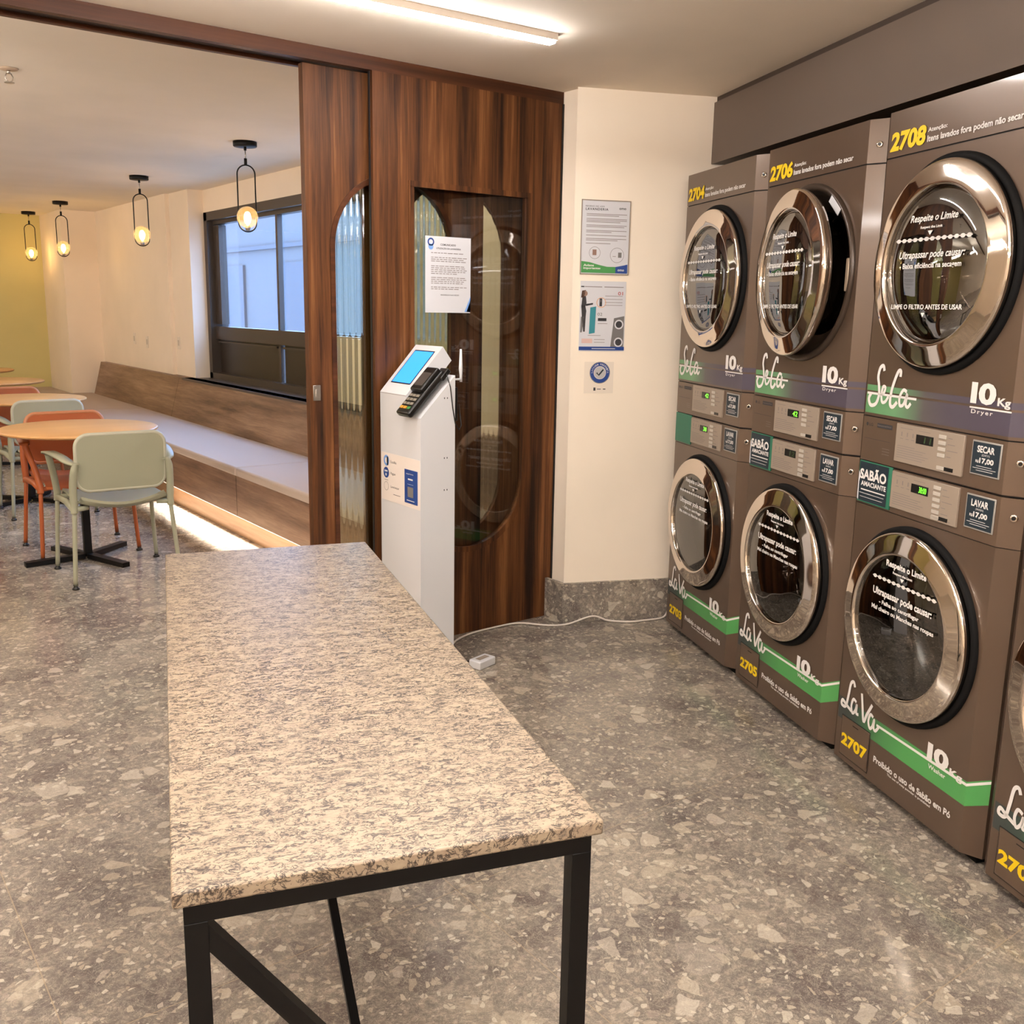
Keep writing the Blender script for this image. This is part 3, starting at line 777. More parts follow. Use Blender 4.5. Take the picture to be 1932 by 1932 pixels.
def user_panel(par, z0, z1, nbtn):
    x0, x1 = .215, .5
    mb = MB(); mb.box((x0, -.041, z0), (x1, -.034, z1), SILVER, .0015)
    o = mb.build('user_panel', par)
    mb = MB(); h = z1 - z0
    for i in range(6): rect(mb, x0 + .012, z0 + h * .42 - i * .0065, x0 + .15 - (i % 3) * .012 - (.06 if i == 0 else 0), z0 + h * .42 - i * .0065 + .0018, fP, INKL)
    for i in range(3):
        c = x0 + .025 + i * .025; rect(mb, c, z1 - .034, c + .005, z1 - .022, fP, INKL); rect(mb, c - .004, z1 - .042, c + .01, z1 - .040, fP, INKL)
    rect(mb, x0 + .02, z1 - .012, x0 + .075, z1 - .0105, fP, INKL); rect(mb, x0 + .1, z1 - .012, x0 + .15, z1 - .0105, fP, INKL)
    for i in range(nbtn): rect(mb, .438, z1 - .0165 - i * .0165, .455 + (i * 7 % 3) * .012, z1 - .0145 - i * .0165, fP, INKL)
    mb.build('panel_print', o)
    for i in range(nbtn):
        z = z1 - .02 - i * .0165; MB().box((.402, -.0435, z), (.432, -.041, z + .0105), BTN, .001).build('button', o)
    MB().box((.404, -.0435, z0 + .006), (.434, -.041, z0 + .016), BTN, .001).build('button', o)
    MB().box((.434, -.0425, z0 + .006), (.468, -.041, z0 + .016), BLKP).build('status_bar', o)
    MB().box((.307, -.0425, z1 - .046), (.38, -.041, z1 - .021), BLKP, .0008).build('display', o)
    return o
def price(par, z0, z1, title, sub, h=0):
    mb = MB(); mb.box((.527, -.038, z0 - .004), (.632, -.0345, z1 + .004), mat('sleeve_edge', (160, 156, 150), .35, .3), .0015)
    o = mb.build('price_label', par)
    mb = MB(); rect(mb, .531, z0, .628, z1, lambda a, b: (a, -.0386, b), NAVY)
    f2 = lambda a, b: (a, -.0392, b); H = z1 - z0
    text(mb, title, (.548, z0 + H * .68, .61, z0 + H * .9), f2, WHITE, .03); text(mb, sub, (.566, z0 + H * .56, .594, z0 + H * .64), f2, WHITE)
    text(mb, 'R$', (.546, z0 + H * .34, .557, z0 + H * .44), f2, WHITE, .03); text(mb, '17,00', (.559, z0 + H * .32, .61, z0 + H * .52), f2, WHITE, .035)
    for i, (a, b) in enumerate(((.55, .605), (.538, .62), (.55, .61))): rect(mb, a, z0 + H * (.24 - i * .07), b, z0 + H * (.24 - i * .07) + .0012, f2, WHITE)
    mb.build('price_print', o)
def key_lock(par, z):
    d_ = Vector((.035, -.045, 0)).normalized()
    mb = MB(); c = Vector((.672, -.014, z))
    nv = Vector((.614, -.789, 0)); mb.tube([c - nv * .002, c + nv * .004, c + nv * .0045], [.0095, .0095, .006], 20, CHROME)
    mb.tube([c + nv * .0045, c + nv * .0065], .005, 16, BLKP); return mb.build('key_lock', par)
def slab(par, z0, z1, name, m=GREYP):
    P = shell(); mb = MB(); e = .0022
    mb.prism([(x, y, z0 + e) for x, y in P], (0, 0, z1 - z0 - 2 * e), m); return mb.build(name, par)

def seam(par, z0, z1):
    mb = MB(); mb.prism([(x, y, z0) for x, y in ((.004, .003), (.047, -.031), (.643, -.031), (.686, .003), (.686, .73), (.004, .73))], (0, 0, z1 - z0), GAP); return mb.build('seam', par)
def digits(par_panel_z, s_, lit, par, z1):
    mb = MB(); text(mb, s_, (.342, z1 - .042, .374, z1 - .025), lambda a, b: (a, -.0431, b), LEDG if lit else LEDO, .01, .1); return mb.build('display_digits', par)

def build_washer(num, label, lit, sabao):
    t = thing('washing_machine', label, 'washing machine', (0, 0, 0), 0, 'lower row of front-loading washers')
    body(t, .03, .865, .56)
    MB().box((.03, .01, 0), (.66, .72, .03), RUB).build('foot_plinth', t)
    slab(t, .865, .9955, 'control_panel')
    seam(t, .862, .868)
    gasket(t, .56); drum(t, .56, .33, False); door(t, .56, lines_wash, 0, 0)
    up_ = user_panel(t, .884, .990, 6)
    if num != '2703': pass
    price(t, .898, .98, 'LAVAR', '(WASH)'); key_lock(t, .945)
    mb = MB(); zb = (.163, .163, .185); zt = (.235, .232, .256)
    front_band(mb, zb, zt, BAND_W); mb.build('printed_band', t)
    mb = MB()
    y = -.0364; mb.face([(.25, y, .214), (.645, y, .2195), (.645, y, .2275), (.25, y, .2215)], WHITE); mb.face([(.645, y, .2195), (.6907, -.001, .244), (.6907, -.001, .252), (.645, y, .2275)], WHITE)
    fb = lambda a, b: (a, -.0371, b)
    lava(mb, fb, .2); mb.build('script_logo', t)
    mb = MB(); text(mb, '10', (.484, .222, .572, .273), fb, WHITE, .045, space=.82); text(mb, 'Kg', (.578, .214, .628, .24), fb, WHITE, .03); text(mb, 'Washer', (.493, .199, .565, .212), fb, WHITE, .02); mb.build('capacity_lettering', t)
    mb = MB(); text(mb, 'Proibido o uso de Sabão em Pó', (.252, .101, .6, .121), fb, WHITE, .03); text(mb, 'The use of soap powder is prohibited', (.322, .088, .518, .097), fb, WHITE, .025); mb.build('warning_lettering', t)
    mb = MB(); mb.box((.077, -.0375, .05), (.223, -.035, .178), GREYP, .003); o = mb.build('drain_flap', t)
    mb = MB()
    for a in ((.074, .047, .226, .0496), (.074, .178, .226, .1806), (.074, .047, .0765, .1806), (.2235, .047, .226, .1806)): rect(mb, *a, fF, GAP)
    rect(mb, .135, .163, .165, .166, lambda a, b: (a, -.0378, b), GAP); mb.build('flap_gap', o)
    mb = MB(); text(mb, num, (.082, .084, .218, .124), lambda a, b: (a, -.0382, b), YEL, .045); mb.build('number_sticker', t)
    zz = .99; digits(0, '38:00' if num == '2707' else '38' if lit else '12', lit, t, .990)
    if sabao:
        mb = MB(); mb.box((.052, -.0395, .872), (.212, -.0355, .997), GREEN2, .0008); o = mb.build('soap_sticker', t)
        if sabao > 1:
            mb = MB(); f3 = lambda a, b: (a, -.0402, b); rect(mb, .056, .876, .197, .994, f3, NAVY)
            f4 = lambda a, b: (a, -.0408, b)
            text(mb, 'SABÃO', (.06, .942, .19, .98), f4, WHITE, .035); text(mb, 'AMACIANTE', (.068, .922, .192, .937), f4, WHITE, .03)
            rect(mb, .07, .909, .19, .9125, f4, WHITE); rect(mb, .062, .899, .186, .9005, f4, WHITE); rect(mb, .068, .888, .18, .8892, f4, WHITE)
            mb.face([f4(.0535, .88), f4(.06, .876), f4(.058, .93), f4(.064, .955), f4(.0535, .965)], PAPER)
            mb.build('sticker_print', o)
    return t
def build_dryer(num, label, lit, ajar):
    t = thing('tumble_dryer', label, 'dryer', (0, 0, 0), 0, 'upper row of stacked dryers')
    slab(t, .997, 1.133, 'control_panel')
    seam(t, .9955, 1.0)
    seam(t, 1.130, 1.136)
    body(t, 1.1345, 1.866, 1.56)
    seam(t, 1.864, 1.872)
    slab(t, 1.868, 1.996, 'top_panel', GREY)
    gasket(t, 1.56, mat('opening_ring', (64, 52, 43), .3, .3) if ajar else None); drum(t, 1.56, .4, not ajar)
    door(t, 1.56, lines_dry, -R(6.0) if ajar else 0, -.004 if ajar else 0)
    if ajar:
        mb = MB(); fc = lambda a, b: (.345 + .262 * math.cos(a) - b * math.cos(a), -.043 + b * .2, 1.56 + .262 * math.sin(a) - b * math.sin(a))
        mb.box((-.037, -.0515, -.012), (.037, -.0505, .012), PAPER)
        for v in mb.bm.verts: v.co = Matrix.Rotation(R(40), 3, 'Y') @ v.co + Vector((.345 + .265 * math.cos(R(50)), 0, 1.56 + .265 * math.sin(R(50))))
        mb.build('service_sticker', t)
        mb = MB(); mb.box((.598, -.048, 1.5), (.615, -.034, 1.6), mat('latch_plate', (190, 172, 150), .4, .4), .003); mb.build('latch_plate', t)
    user_panel(t, 1.019, 1.128, 4)
    price(t, 1.038, 1.118, 'SECAR', '(DRY)'); key_lock(t, 1.08); key_lock(t, 1.922)
    mb = MB(); z0 = 1.137
    front_band(mb, (z0 + .006,) * 3, (1.203,) * 3, BAND_D); mb.build('printed_band', t)
    mb = MB(); front_band(mb, (1.209,) * 3, (1.226,) * 3, BAND_D); mb.build('printed_band', t)
    mb = MB(); fb = lambda a, b: (a, -.0371, b); seca(mb, fb, 1.172); mb.build('script_logo', t)
    mb = MB(); text(mb, '10', (.5, 1.212, .59, 1.267), fb, WHITE, .045, space=.82); text(mb, 'Kg', (.597, 1.2075, .642, 1.234), fb, WHITE, .03)
    rect(mb, .5, 1.2005, .648, 1.2045, fb, WHITE); text(mb, 'Dryer', (.507, 1.184, .585, 1.198), fb, WHITE, .015, space=1.3); mb.build('capacity_lettering', t)
    mb = MB(); text(mb, num, (.058, 1.884, .215, 1.937), fb, YEL, .045, .1); mb.build('number_sticker', t)
    mb = MB(); text(mb, 'Atenção:', (.222, 1.912, .3, 1.926), fb, WHITE, .02); text(mb, 'Itens lavados fora podem não secar', (.222, 1.884, .575, 1.906), fb, WHITE, .025); mb.build('warning_lettering', t)
    mb = MB(); disc(mb, .068, 1.109, .0055, fF, DKP, 14); text(mb, 'LG', (.078, 1.1045, .096, 1.1135), fF, DKP, .02); rect(mb, .117, 1.1035, .19, 1.1165, fF, DKP)
    text(mb, 'Commercial Dryer', (.121, 1.107, .186, 1.1125), lambda a, b: (a, -.0369, b), INKL)
    rect(mb, .06, 1.066, .185, 1.0672, fF, INK)
    for i in range(3): rect(mb, .15, 1.044 - i * .008, .185, 1.0452 - i * .008, fF, INKL)
    mb.build('brand_plate', t)
    digits(0, '42' if lit else '11', lit, t, 1.128)
    return t
PITCH = .70
W_LAB = ['dark grey front-loading washer numbered 2703, farthest, beside the cream wall', 'dark grey front-loading washer numbered 2705 with a torn SABÃO sticker', 'dark grey front-loading washer numbered 2707 showing 38:00 in green digits', 'dark grey front-loading washer cut off by the right edge of the photo']
D_LAB = ['dark grey dryer numbered 2704 on the farthest washer beside the cream wall', 'dark grey dryer numbered 2706 with its round chrome door ajar', 'dark grey dryer numbered 2708 with a large chrome porthole door, nearest of the dryers', 'dark grey stacked dryer on the washer at the right edge, almost out of view']
for i in range(4):
    p = MW(i * PITCH + .004, 0)
    t = build_washer(('2703', '2705', '2707', '2709')[i], W_LAB[i], i in (0, 2), (1, 2, 2, 2)[i]); t.location = p; t.rotation_euler = (0, 0, RZ)
    t = build_dryer(('2704', '2706', '2708', '2710')[i], D_LAB[i], i < 2, i == 1); t.location = p; t.rotation_euler = (0, 0, RZ)

# ================================================================== POSTERS on the angled cream wall
PWR = math.atan2(N.y, N.x)
def on_wall(name, label, cat, x, z): # local x along the wall, -y out of it
    return thing(name, label, cat, (PC + N * x + Vector((0, 0, z)) - D * .0005), PWR)
f0 = lambda a, b: (a, -.0045, b)
t = on_wall('poster', 'laminated sheet of laundry rules with a green foot, topmost on the cream wall', 'poster', .035, 1.588)
MB().box((0, -.0015, 0), (.217, 0, .306), PAPER).build('sheet', t)
mb = MB(); mb.box((-.004, -.0042, -.004), (.221, -.0016, -.0005), SILVER); mb.box((-.004, -.0042, .3065), (.221, -.0016, .31), SILVER); mb.box((-.004, -.0042, -.004), (-.0005, -.0016, .31), SILVER); mb.box((.2175, -.0042, -.004), (.221, -.0016, .31), SILVER); mb.build('acrylic_frame', t)
mb = MB(); f1 = lambda a, b: (a, -.0022, b)
text(mb, 'REGRAS DE USO', (.015, .280, .1, .286), f1, INK, .01, space=1.2); text(mb, 'LAVANDERIA', (.015, .266, .118, .276), f1, DKP, .02, space=1.2); text(mb, 'omo', (.168, .272, .2, .28), f1, DKP, .02)
random.seed(9)
for z0, k in ((.252, 2), (.232, 3), (.205, 2), (.183, 2), (.163, 1), (.149, 2), (.129, 1)):
    for j in range(k):
        z = z0 - j * .0065; rect(mb, .02, z - .0024, .205 - (random.random() * .08 if j == k - 1 else 0), z, f1, INKL)
for cx_ in (.062, .165):
    disc(mb, cx_, .088 if cx_ < .1 else .08, .026 if cx_ < .1 else .032, f1, GREYPR, 28, .0245 if cx_ < .1 else .0305)
mb.box((.052, -.0024, .078), (.07, -.0022, .102), mat('brown_print', (140, 110, 96), .6)); rect(mb, .17, .07, .186, .092, f1, GREYPR); rect(mb, .145, .074, .16, .076, f1, INKL)
mb.build('print', t)
mb = MB(); f2 = lambda a, b: (a, -.0024, b)
top = [(0.002, .052), (.04, .048), (.08, .038), (.12, .03), (.16, .03), (.2, .038), (.215, .042)]
for i in range(len(top) - 1):
    mb.face([f2(top[i][0], .003), f2(top[i + 1][0], .003), f2(*top[i + 1]), f2(*top[i])], GREEN if i < 4 else BLUE)
f3 = lambda a, b: (a, -.0028, b)
text(mb, 'Avisos', (.012, .03, .06, .04), f3, WHITE, .03); text(mb, 'importantes', (.012, .016, .09, .027), f3, WHITE, .03); text(mb, 'omo', (.17, .012, .2, .02), f3, WHITE, .02)
mb.build('footer_print', t)
t = on_wall('poster', 'laminated instruction sheet with a woman at a teal kiosk, middle of the cream wall', 'poster', .037, 1.252)
MB().box((0, -.0015, 0), (.212, 0, .304), PAPER).build('sheet', t)
mb = MB()
rect(mb, .003, .277, .018, .282, f1, DKP); rect(mb, .02, .278, .1, .281, f1, INKL); rect(mb, .11, .278, .2, .281, f1, INKL)
text(mb, '01', (.175, .245, .198, .26), f1, mat('red_print', (178, 70, 64), .6), .01); text(mb, '02', (.082, .155, .105, .168), f1, GREYPR, 0)
for z in (.24, .226, .212, .2): rect(mb, .115, z, .197, z + .002, f1, INKL)
rect(mb, .085, .132, .125, .145, f1, DKP); rect(mb, .085, .12, .13, .122, f1, INKL); rect(mb, .04, .068, .1, .07, f1, INKL); rect(mb, .012, .035, .062, .055, f1, mat('pink_print', (208, 176, 166), .6)); rect(mb, .07, .05, .12, .052, f1, INKL); rect(mb, .07, .038, .12, .04, f1, INKL)
disc(mb, .098, .212, .022, f1, SKIN, 24, .0195); rect(mb, .09, .196, .102, .23, f1, DKP); rect(mb, .0925, .214, .0995, .226, f1, GREYPR)
mb.build('print', t)
mb = MB(); mb.face([f2(.045, .075), f2(.072, .08), f2(.075, .195), f2(.048, .19)], TEALP)
# woman seen from the side (printed figure)
mb.face([f2(.006, .20), f2(.024, .20), f2(.03, .175), f2(.028, .15), f2(.01, .15)], DKP); mb.face([f2(.01, .235), f2(.026, .24), f2(.03, .21), f2(.024, .19), f2(.006, .19)], DKP)
mb.face([f2(.026, .205), f2(.06, .21), f2(.06, .203), f2(.028, .196)], DKP); disc(mb, .022, .25, .012, f2, mat('brown_print'), 14); mb.face([f2(.008, .262), f2(.026, .265), f2(.018, .232), f2(.004, .232)], mat('hair_print', (72, 48, 36), .7))
mb.face([f2(.01, .15), f2(.028, .15), f2(.026, .085), f2(.018, .085)], DKP); mb.face([f2(.006, .15), f2(.02, .15), f2(.012, .082), f2(.004, .082)], mat('grey_print'))
mb.build('figure_print', t)
mb = MB(); mb.face([f2(.147, .02), f2(.208, .02), f2(.208, .155), f2(.16, .145)], GREYPR); f3 = lambda a, b: (a, -.0028, b)
for cz_ in (.118, .04): disc(mb, .184, cz_, .021, f3, PAPER, 20, .015); disc(mb, .184, cz_, .015, f3, DKP, 20)
mb.build('machine_print', t)
mb = MB(); rect(mb, 0, .004, .212, .02, f3, BLUE); rect(mb, .06, .01, .17, .013, lambda a, b: (a, -.0032, b), PAPER); mb.build('footer_print', t)
t = on_wall('badge_sticker', 'small white sticker with a round blue LAVAGEM PERFEITA seal and tick, below the posters', 'sticker', .067, 1.065)
MB().box((0, -.001, 0), (.138, 0, .14), mat('sticker_white', (228, 214, 196), .6)).build('backing', t)
mb = MB(); fa = lambda a, b: (a, -.0016, b); fb_ = lambda a, b: (a, -.0021, b)
cx_, cz_ = .073, .092
disc(mb, cx_, cz_, .048, fa, GREYPR, 40, .046); disc(mb, cx_, cz_, .0455, fa, BLUE, 40, .029); disc(mb, cx_, cz_, .027, fa, mat('silver_print', (180, 176, 174), .5), 32)
for i, ch in enumerate('LAVAGEM PERFEITA'):
    if ch == ' ': continue
    a = R(178 - i * 176 / 15); q = Vector((math.cos(a), math.sin(a))); tq = Vector((q.y, -q.x))
    cc = Vector((cx_, cz_)) + q * .0335
    text(mb, ch, (-.0028, 0, .0028, .0075), lambda u_, v_, cc=cc, q=q, tq=tq: fb_(*(cc + tq * u_ + q * v_)), WHITE, .02)
ribbon(mb, [(cx_ - .015, cz_), (cx_ - .005, cz_ - .011), (cx_ + .016, cz_ + .014)], .007, fb_, NAVY, sub=1)
rect(mb, .045, .012, .055, .026, fb_, DKP); rect(mb, .062, .017, .08, .021, fb_, GREYPR); rect(mb, .09, .017, .102, .021, fb_, DKP)
mb.build('seal_print', t)

# ================================================================== PAYMENT KIOSK
kx, ky0, ky1 = 1.906, 3.107, 3.412
t = thing('payment_kiosk', 'tall slim white payment kiosk with a blue screen, in front of the walnut panel', 'kiosk', (kx, ky0, 0))
KD = .155; KW = ky1 - ky0
mb = MB(); mb.prism([(0, 0, .0), (0, 0, 1.02), (KD, 0, 1.178), (KD, 0, 0)], (0, KW, 0), KIOSK); mb.build('cabinet', t)
mb = MB(); mb.prism([(-.0004, .104, 1.0), (-.0004, .104, 1.10), (.166, .104, 1.282), (.206, .104, 1.228), (.155, .104, 1.172)], (0, KW - .104, 0), KIOSK); hd = mb.build('head', t)
sl = Vector((.167, 0, .182)).normalized(); nn = Vector((-sl.z, 0, sl.x))
o0 = Vector((-.001, 0, 1.10))
mb = MB(); a = o0 + sl * .055 + nn * .0012
mb.face([a + Vector((0, .135, 0)), a + sl * .16 + Vector((0, .135, 0)), a + sl * .16 + Vector((0, KW - .032, 0)), a + Vector((0, KW - .032, 0))], SCREEN); mb.build('screen', hd)
mb = MB(); a = o0 + sl * .05 + nn * .0008
mb.face([a + Vector((0, .13, 0)), a + sl * .17 + Vector((0, .13, 0)), a + sl * .17 + Vector((0, KW - .027, 0)), a + Vector((0, KW - .027, 0))], BLKP); mb.build('screen_bezel', hd)
MB().box((-.0008, .104, 1.096), (-.0003, KW, 1.0975), INKL).build('fold_seam', hd)
# front instruction sticker (front faces -x)
fk = lambda a, b: (-.0016, KW - a, b)
mb = MB(); mb.box((-.001, .004, .667), (0, KW - .006, .86), mat('sticker_cream', (226, 214, 204), .5)); st = mb.build('instruction_sticker', t)
mb = MB(); fk2 = lambda a, b: (-.0026, KW - a, b)
disc(mb, .047, .829, .022, fk, mat('light_blue'), 18, .012); rect(mb, .05, .81, .062, .845, fk, NAVY)
disc(mb, .045, .78, .022, fk, BLUE, 22); rect(mb, .033, .783, .057, .79, fk2, PAPER); disc(mb, .045, .772, .006, fk2, PAPER, 10)
disc(mb, .045, .725, .018, fk, INKL, 20, .0165)
text(mb, 'Escolha', (.08, .822, .125, .833), fk, INK); text(mb, 'Pague', (.08, .773, .118, .786), fk, INK); text(mb, 'Lave/seque', (.08, .72, .145, .732), fk, INK)
rect(mb, .03, .749, .06, .751, fk, INKL); rect(mb, .1, .697, .155, .699, fk, INK)
mb.build('sticker_print', st)
mb = MB(); mb.box((-.003, .02, .683), (-.001, .115, .815), BLUE, .0005); bl = mb.build('blue_label', t)
mb = MB(); fk3 = lambda a, b: (-.0036, .115 - a * 1.5, b - .007)
text(mb, 'pagamento', (.01, .802, .045, .808), fk3, WHITE); rect(mb, .018, .782, .042, .788, fk3, WHITE); rect(mb, .015, .765, .045, .766, fk3, PAPER); rect(mb, .012, .700, .05, .703, fk3, WHITE); rect(mb, .016, .715, .044, .755, fk3, GREYPR)
mb.build('label_print', bl)
mb = MB()
for z in (1.09, .86, .735):
    for x in (.105, .118): mb.box((x, -.001, z), (x + .003, .0002, z + .006), BLKP)
mb.build('vent_slot', t)
# card terminal
ct = thing('card_terminal', 'black card payment terminal resting on the sloping shelf of the kiosk', 'card terminal', (kx - .02, ky0 + .01, 1.02))
def T(s_, y, h): p = Vector((-.005, 0, 0)) + Vector((.7, 0, .714)) * s_ + Vector((0, y, 0)) + Vector((-.714, 0, .7)) * h; return p
def tbox(s0, s1, y0, y1, h0, h1, m, mb=None, bev=.004):
    mb2 = MB(); mb2.box((s0, y0, h0), (s1, y1, h1), m, bev)
    for v in mb2.bm.verts: v.co = T(*v.co)
    return mb2
tbox(-.004, .22, .002, .094, .004, .032, BLKP, bev=.008).build('terminal_body', ct)
tbox(.10, .215, .008, .088, .03, .05, BLKP, bev=.006).build('display_housing', ct)
mb = tbox(.12, .185, .018, .078, .05, .0508, mat('terminal_screen', (70, 64, 60), .15), bev=0); mb.build('display', ct)
for i in range(4):
    for j in range(3):
        tbox(.018 + i * .02, .03 + i * .02, .014 + j * .025, .034 + j * .025, .032, .0345, mat('key_amber', (200, 140, 50), .4) if (i == 0 and j > 0) else mat('key_green', (60, 120, 60), .4) if i == 0 else mat('key_grey', (120, 112, 100), .4), bev=.001).build('key', ct)
tbox(.19, .24, -.002, .05, .0, .02, BLKP, bev=.004).build('plug', ct)
mb = MB(); a = T(.22, .0, .01); pts = [a, a + Vector((.01, -.012, -.05)), a + Vector((.02, -.014, -.13)), a + Vector((.032, -.014, -.19)), a + Vector((.05, -.013, -.215)), a + Vector((.066, -.004, -.2)), a + Vector((.07, .02, -.12))]
Q = []
mb.tube(pts, .0022, 8, BLKP); mb.build('cable', ct)
# router with antenna on the back of the kiosk
rt = thing('antenna_router', 'small router with an upright white antenna fixed behind the kiosk', 'router', (kx + KD + .001, ky0 + .02, 1.0))
MB().box((0, 0, 0), (.025, .07, .13), BLKP, .003).build('router_box', rt)
mb = MB(); mb.tube([(.012, .01, .13), (.014, .01, .16), (.045, .01, .16)], .005, 10, KIOSK); mb.tube([(.045, .01, .15), (.045, .01, .175), (.044, .01, .2), (.044, .01, .275)], [.0055, .0055, .0075, .004], 12, KIOSK); mb.build('antenna', rt)
# cables + power block on the floor
def smooth(pts, sub=6):
    P = [Vector(p) for p in pts]; Q = []; n = len(P)
    for i in range(n - 1):
        p0 = P[max(i - 1, 0)]; p1 = P[i]; p2 = P[i + 1]; p3 = P[min(i + 2, n - 1)]
        for j in range(sub):
            t_ = j / sub; Q.append(.5 * ((2 * p1) + (-p0 + p2) * t_ + (2 * p0 - 5 * p1 + 4 * p2 - p3) * t_ * t_ + (-p0 + 3 * p1 - 3 * p2 + p3) * t_ ** 3))
    Q.append(P[-1]); return Q
mb = MB(); mb.tube(smooth([(2.11, 3.2, .006), (2.2, 3.33, .006), (2.33, 3.40, .006), (2.5, 3.415, .006), (2.62, 3.40, .006), (2.71, 3.30, .006), (2.80, 3.265, .006), (2.92, 3.235, .03), (2.99, 3.2, .006), (3.06, 3.13, .006), (3.14, 3.105, .006), (3.2, 3.09, .006), (3.245, 3.085, .012), (3.262, 3.08, .05), (3.264, 3.085, .12)]), .0045, 8, CABLEW)
tag(mb.build('white_cable'), 'thin white cable wandering over the floor from the kiosk to the washers', 'cable')
mb = MB(); mb.tube(smooth([(2.062, 3.15, .02), (2.09, 3.16, .008), (2.12, 3.13, .006), (2.14, 3.1, .015), (2.15, 3.08, .02)]), .004, 8, BLKP)
tag(mb.build('black_cable'), 'short black cable on the floor at the back foot of the kiosk', 'cable')
t = thing('power_block', 'small white power block on the floor beside the kiosk', 'power block', (2.17, 3.06, 0), R(15))
MB().box((-.05, -.03, 0), (.05, .03, .035), KIOSK, .005).build('casing', t)
MB().box((-.03, -.012, .035), (.03, .012, .0365), SILVER, .0005).build('socket_face', t)

# ================================================================== GRANITE COUNTER
tt = R(17.289); CA = Vector((math.cos(tt), -math.sin(tt), 0)); T0 = Vector((.2967, 1.0338, 0)); CW, CL = .549, 1.645
ct_ = thing('folding_counter', 'long granite-topped counter on a black steel frame in the foreground', 'table', T0, -tt)
mb = MB(); mb.box((0, 0, .738), (CW, CL, .76), GRAN, .004); mb.build('tabletop', ct_)
zf = .737; q = .028; i0 = .012
mb = MB()
mb.box((i0, i0, zf - q), (CW - i0, i0 + q, zf), BLACK, .001); mb.box((i0, CL - i0 - q, zf - q), (CW - i0, CL - i0, zf), BLACK, .001)
mb.box((i0, i0 + q, zf - q), (i0 + q, CL - i0 - q, zf), BLACK, .001); mb.box((CW - i0 - q, i0 + q, zf - q), (CW - i0, CL - i0 - q, zf), BLACK, .001)
mb.build('top_frame', ct_)
for x in (i0, CW - i0 - q):
    for y in (i0, CL - i0 - q): MB().box((x, y, 0), (x + q, y + q, zf - q), BLACK, .001).build('leg', ct_)
mb = MB(); mb.bar((i0 + q * .6, i0 + q / 2, zf - q - .01), (CW - i0 - q, i0 + q / 2, .05), .022, .022, BLACK); mb.build('diagonal_brace', ct_)
mb = MB(); mb.bar((CW / 2, CL - i0 - q, zf - q), (CW / 2 + .01, i0 + q + .01, .03), .016, .016, BLACK); mb.build('diagonal_brace', ct_)
mb = MB(); mb.bar((i0 + q, i0 + q / 2 , .04), (CW - i0 - q, i0 + q / 2, .04), .022, .022, BLACK); mb.bar((i0 + q, CL - i0 - q / 2, .04), (CW - i0 - q, CL - i0 - q / 2, .04), .022, .022, BLACK); mb.build('lower_rail', ct_)

# ================================================================== ROUND TABLES
def round_table(loc, rz, label):
    t = thing('round_table', label, 'table', loc, rz, 'round wooden tables in the dining room')
    mb = MB(); mb.lathe([(.001, .725), (.36, .725), (.395, .73), (.41, .737), (.412, .745), (.405, .75), (.001, .75)], (0, 0, 0), 'z', 72, BEECH); mb.build('tabletop', t)
    mb = MB(); mb.box((-.02, -.02, .035), (.02, .02, .72), BLACK, .002); mb.build('column', t)
    MB().box((-.09, -.09, .714), (.09, .09, .725), BLACK, .001).build('mounting_plate', t)
    for k in range(4):
        a = R((182, 292, 40, 110)[k]); c, s_ = math.cos(a), math.sin(a)
        mb = MB(); mb.bar((c * .02, s_ * .02, .022), (c * .33, s_ * .33, .014), .045, .026, BLACK); mb.build('foot', t)
    return t
T1 = round_table((1.29, 5.70, 0), 0, 'round light-wood table beside the nearest sage green chair')
dup(T1, (1.37, 7.62, 0), R(20), 'second round wooden table, partly behind the first one')
dup(T1, (1.46, 9.45, 0), R(60), 'third round wooden table, far back, mostly hidden by an orange chair')
dup(T1, (1.50, 11.05, 0), R(30), 'farthest round wooden table near the olive wall')

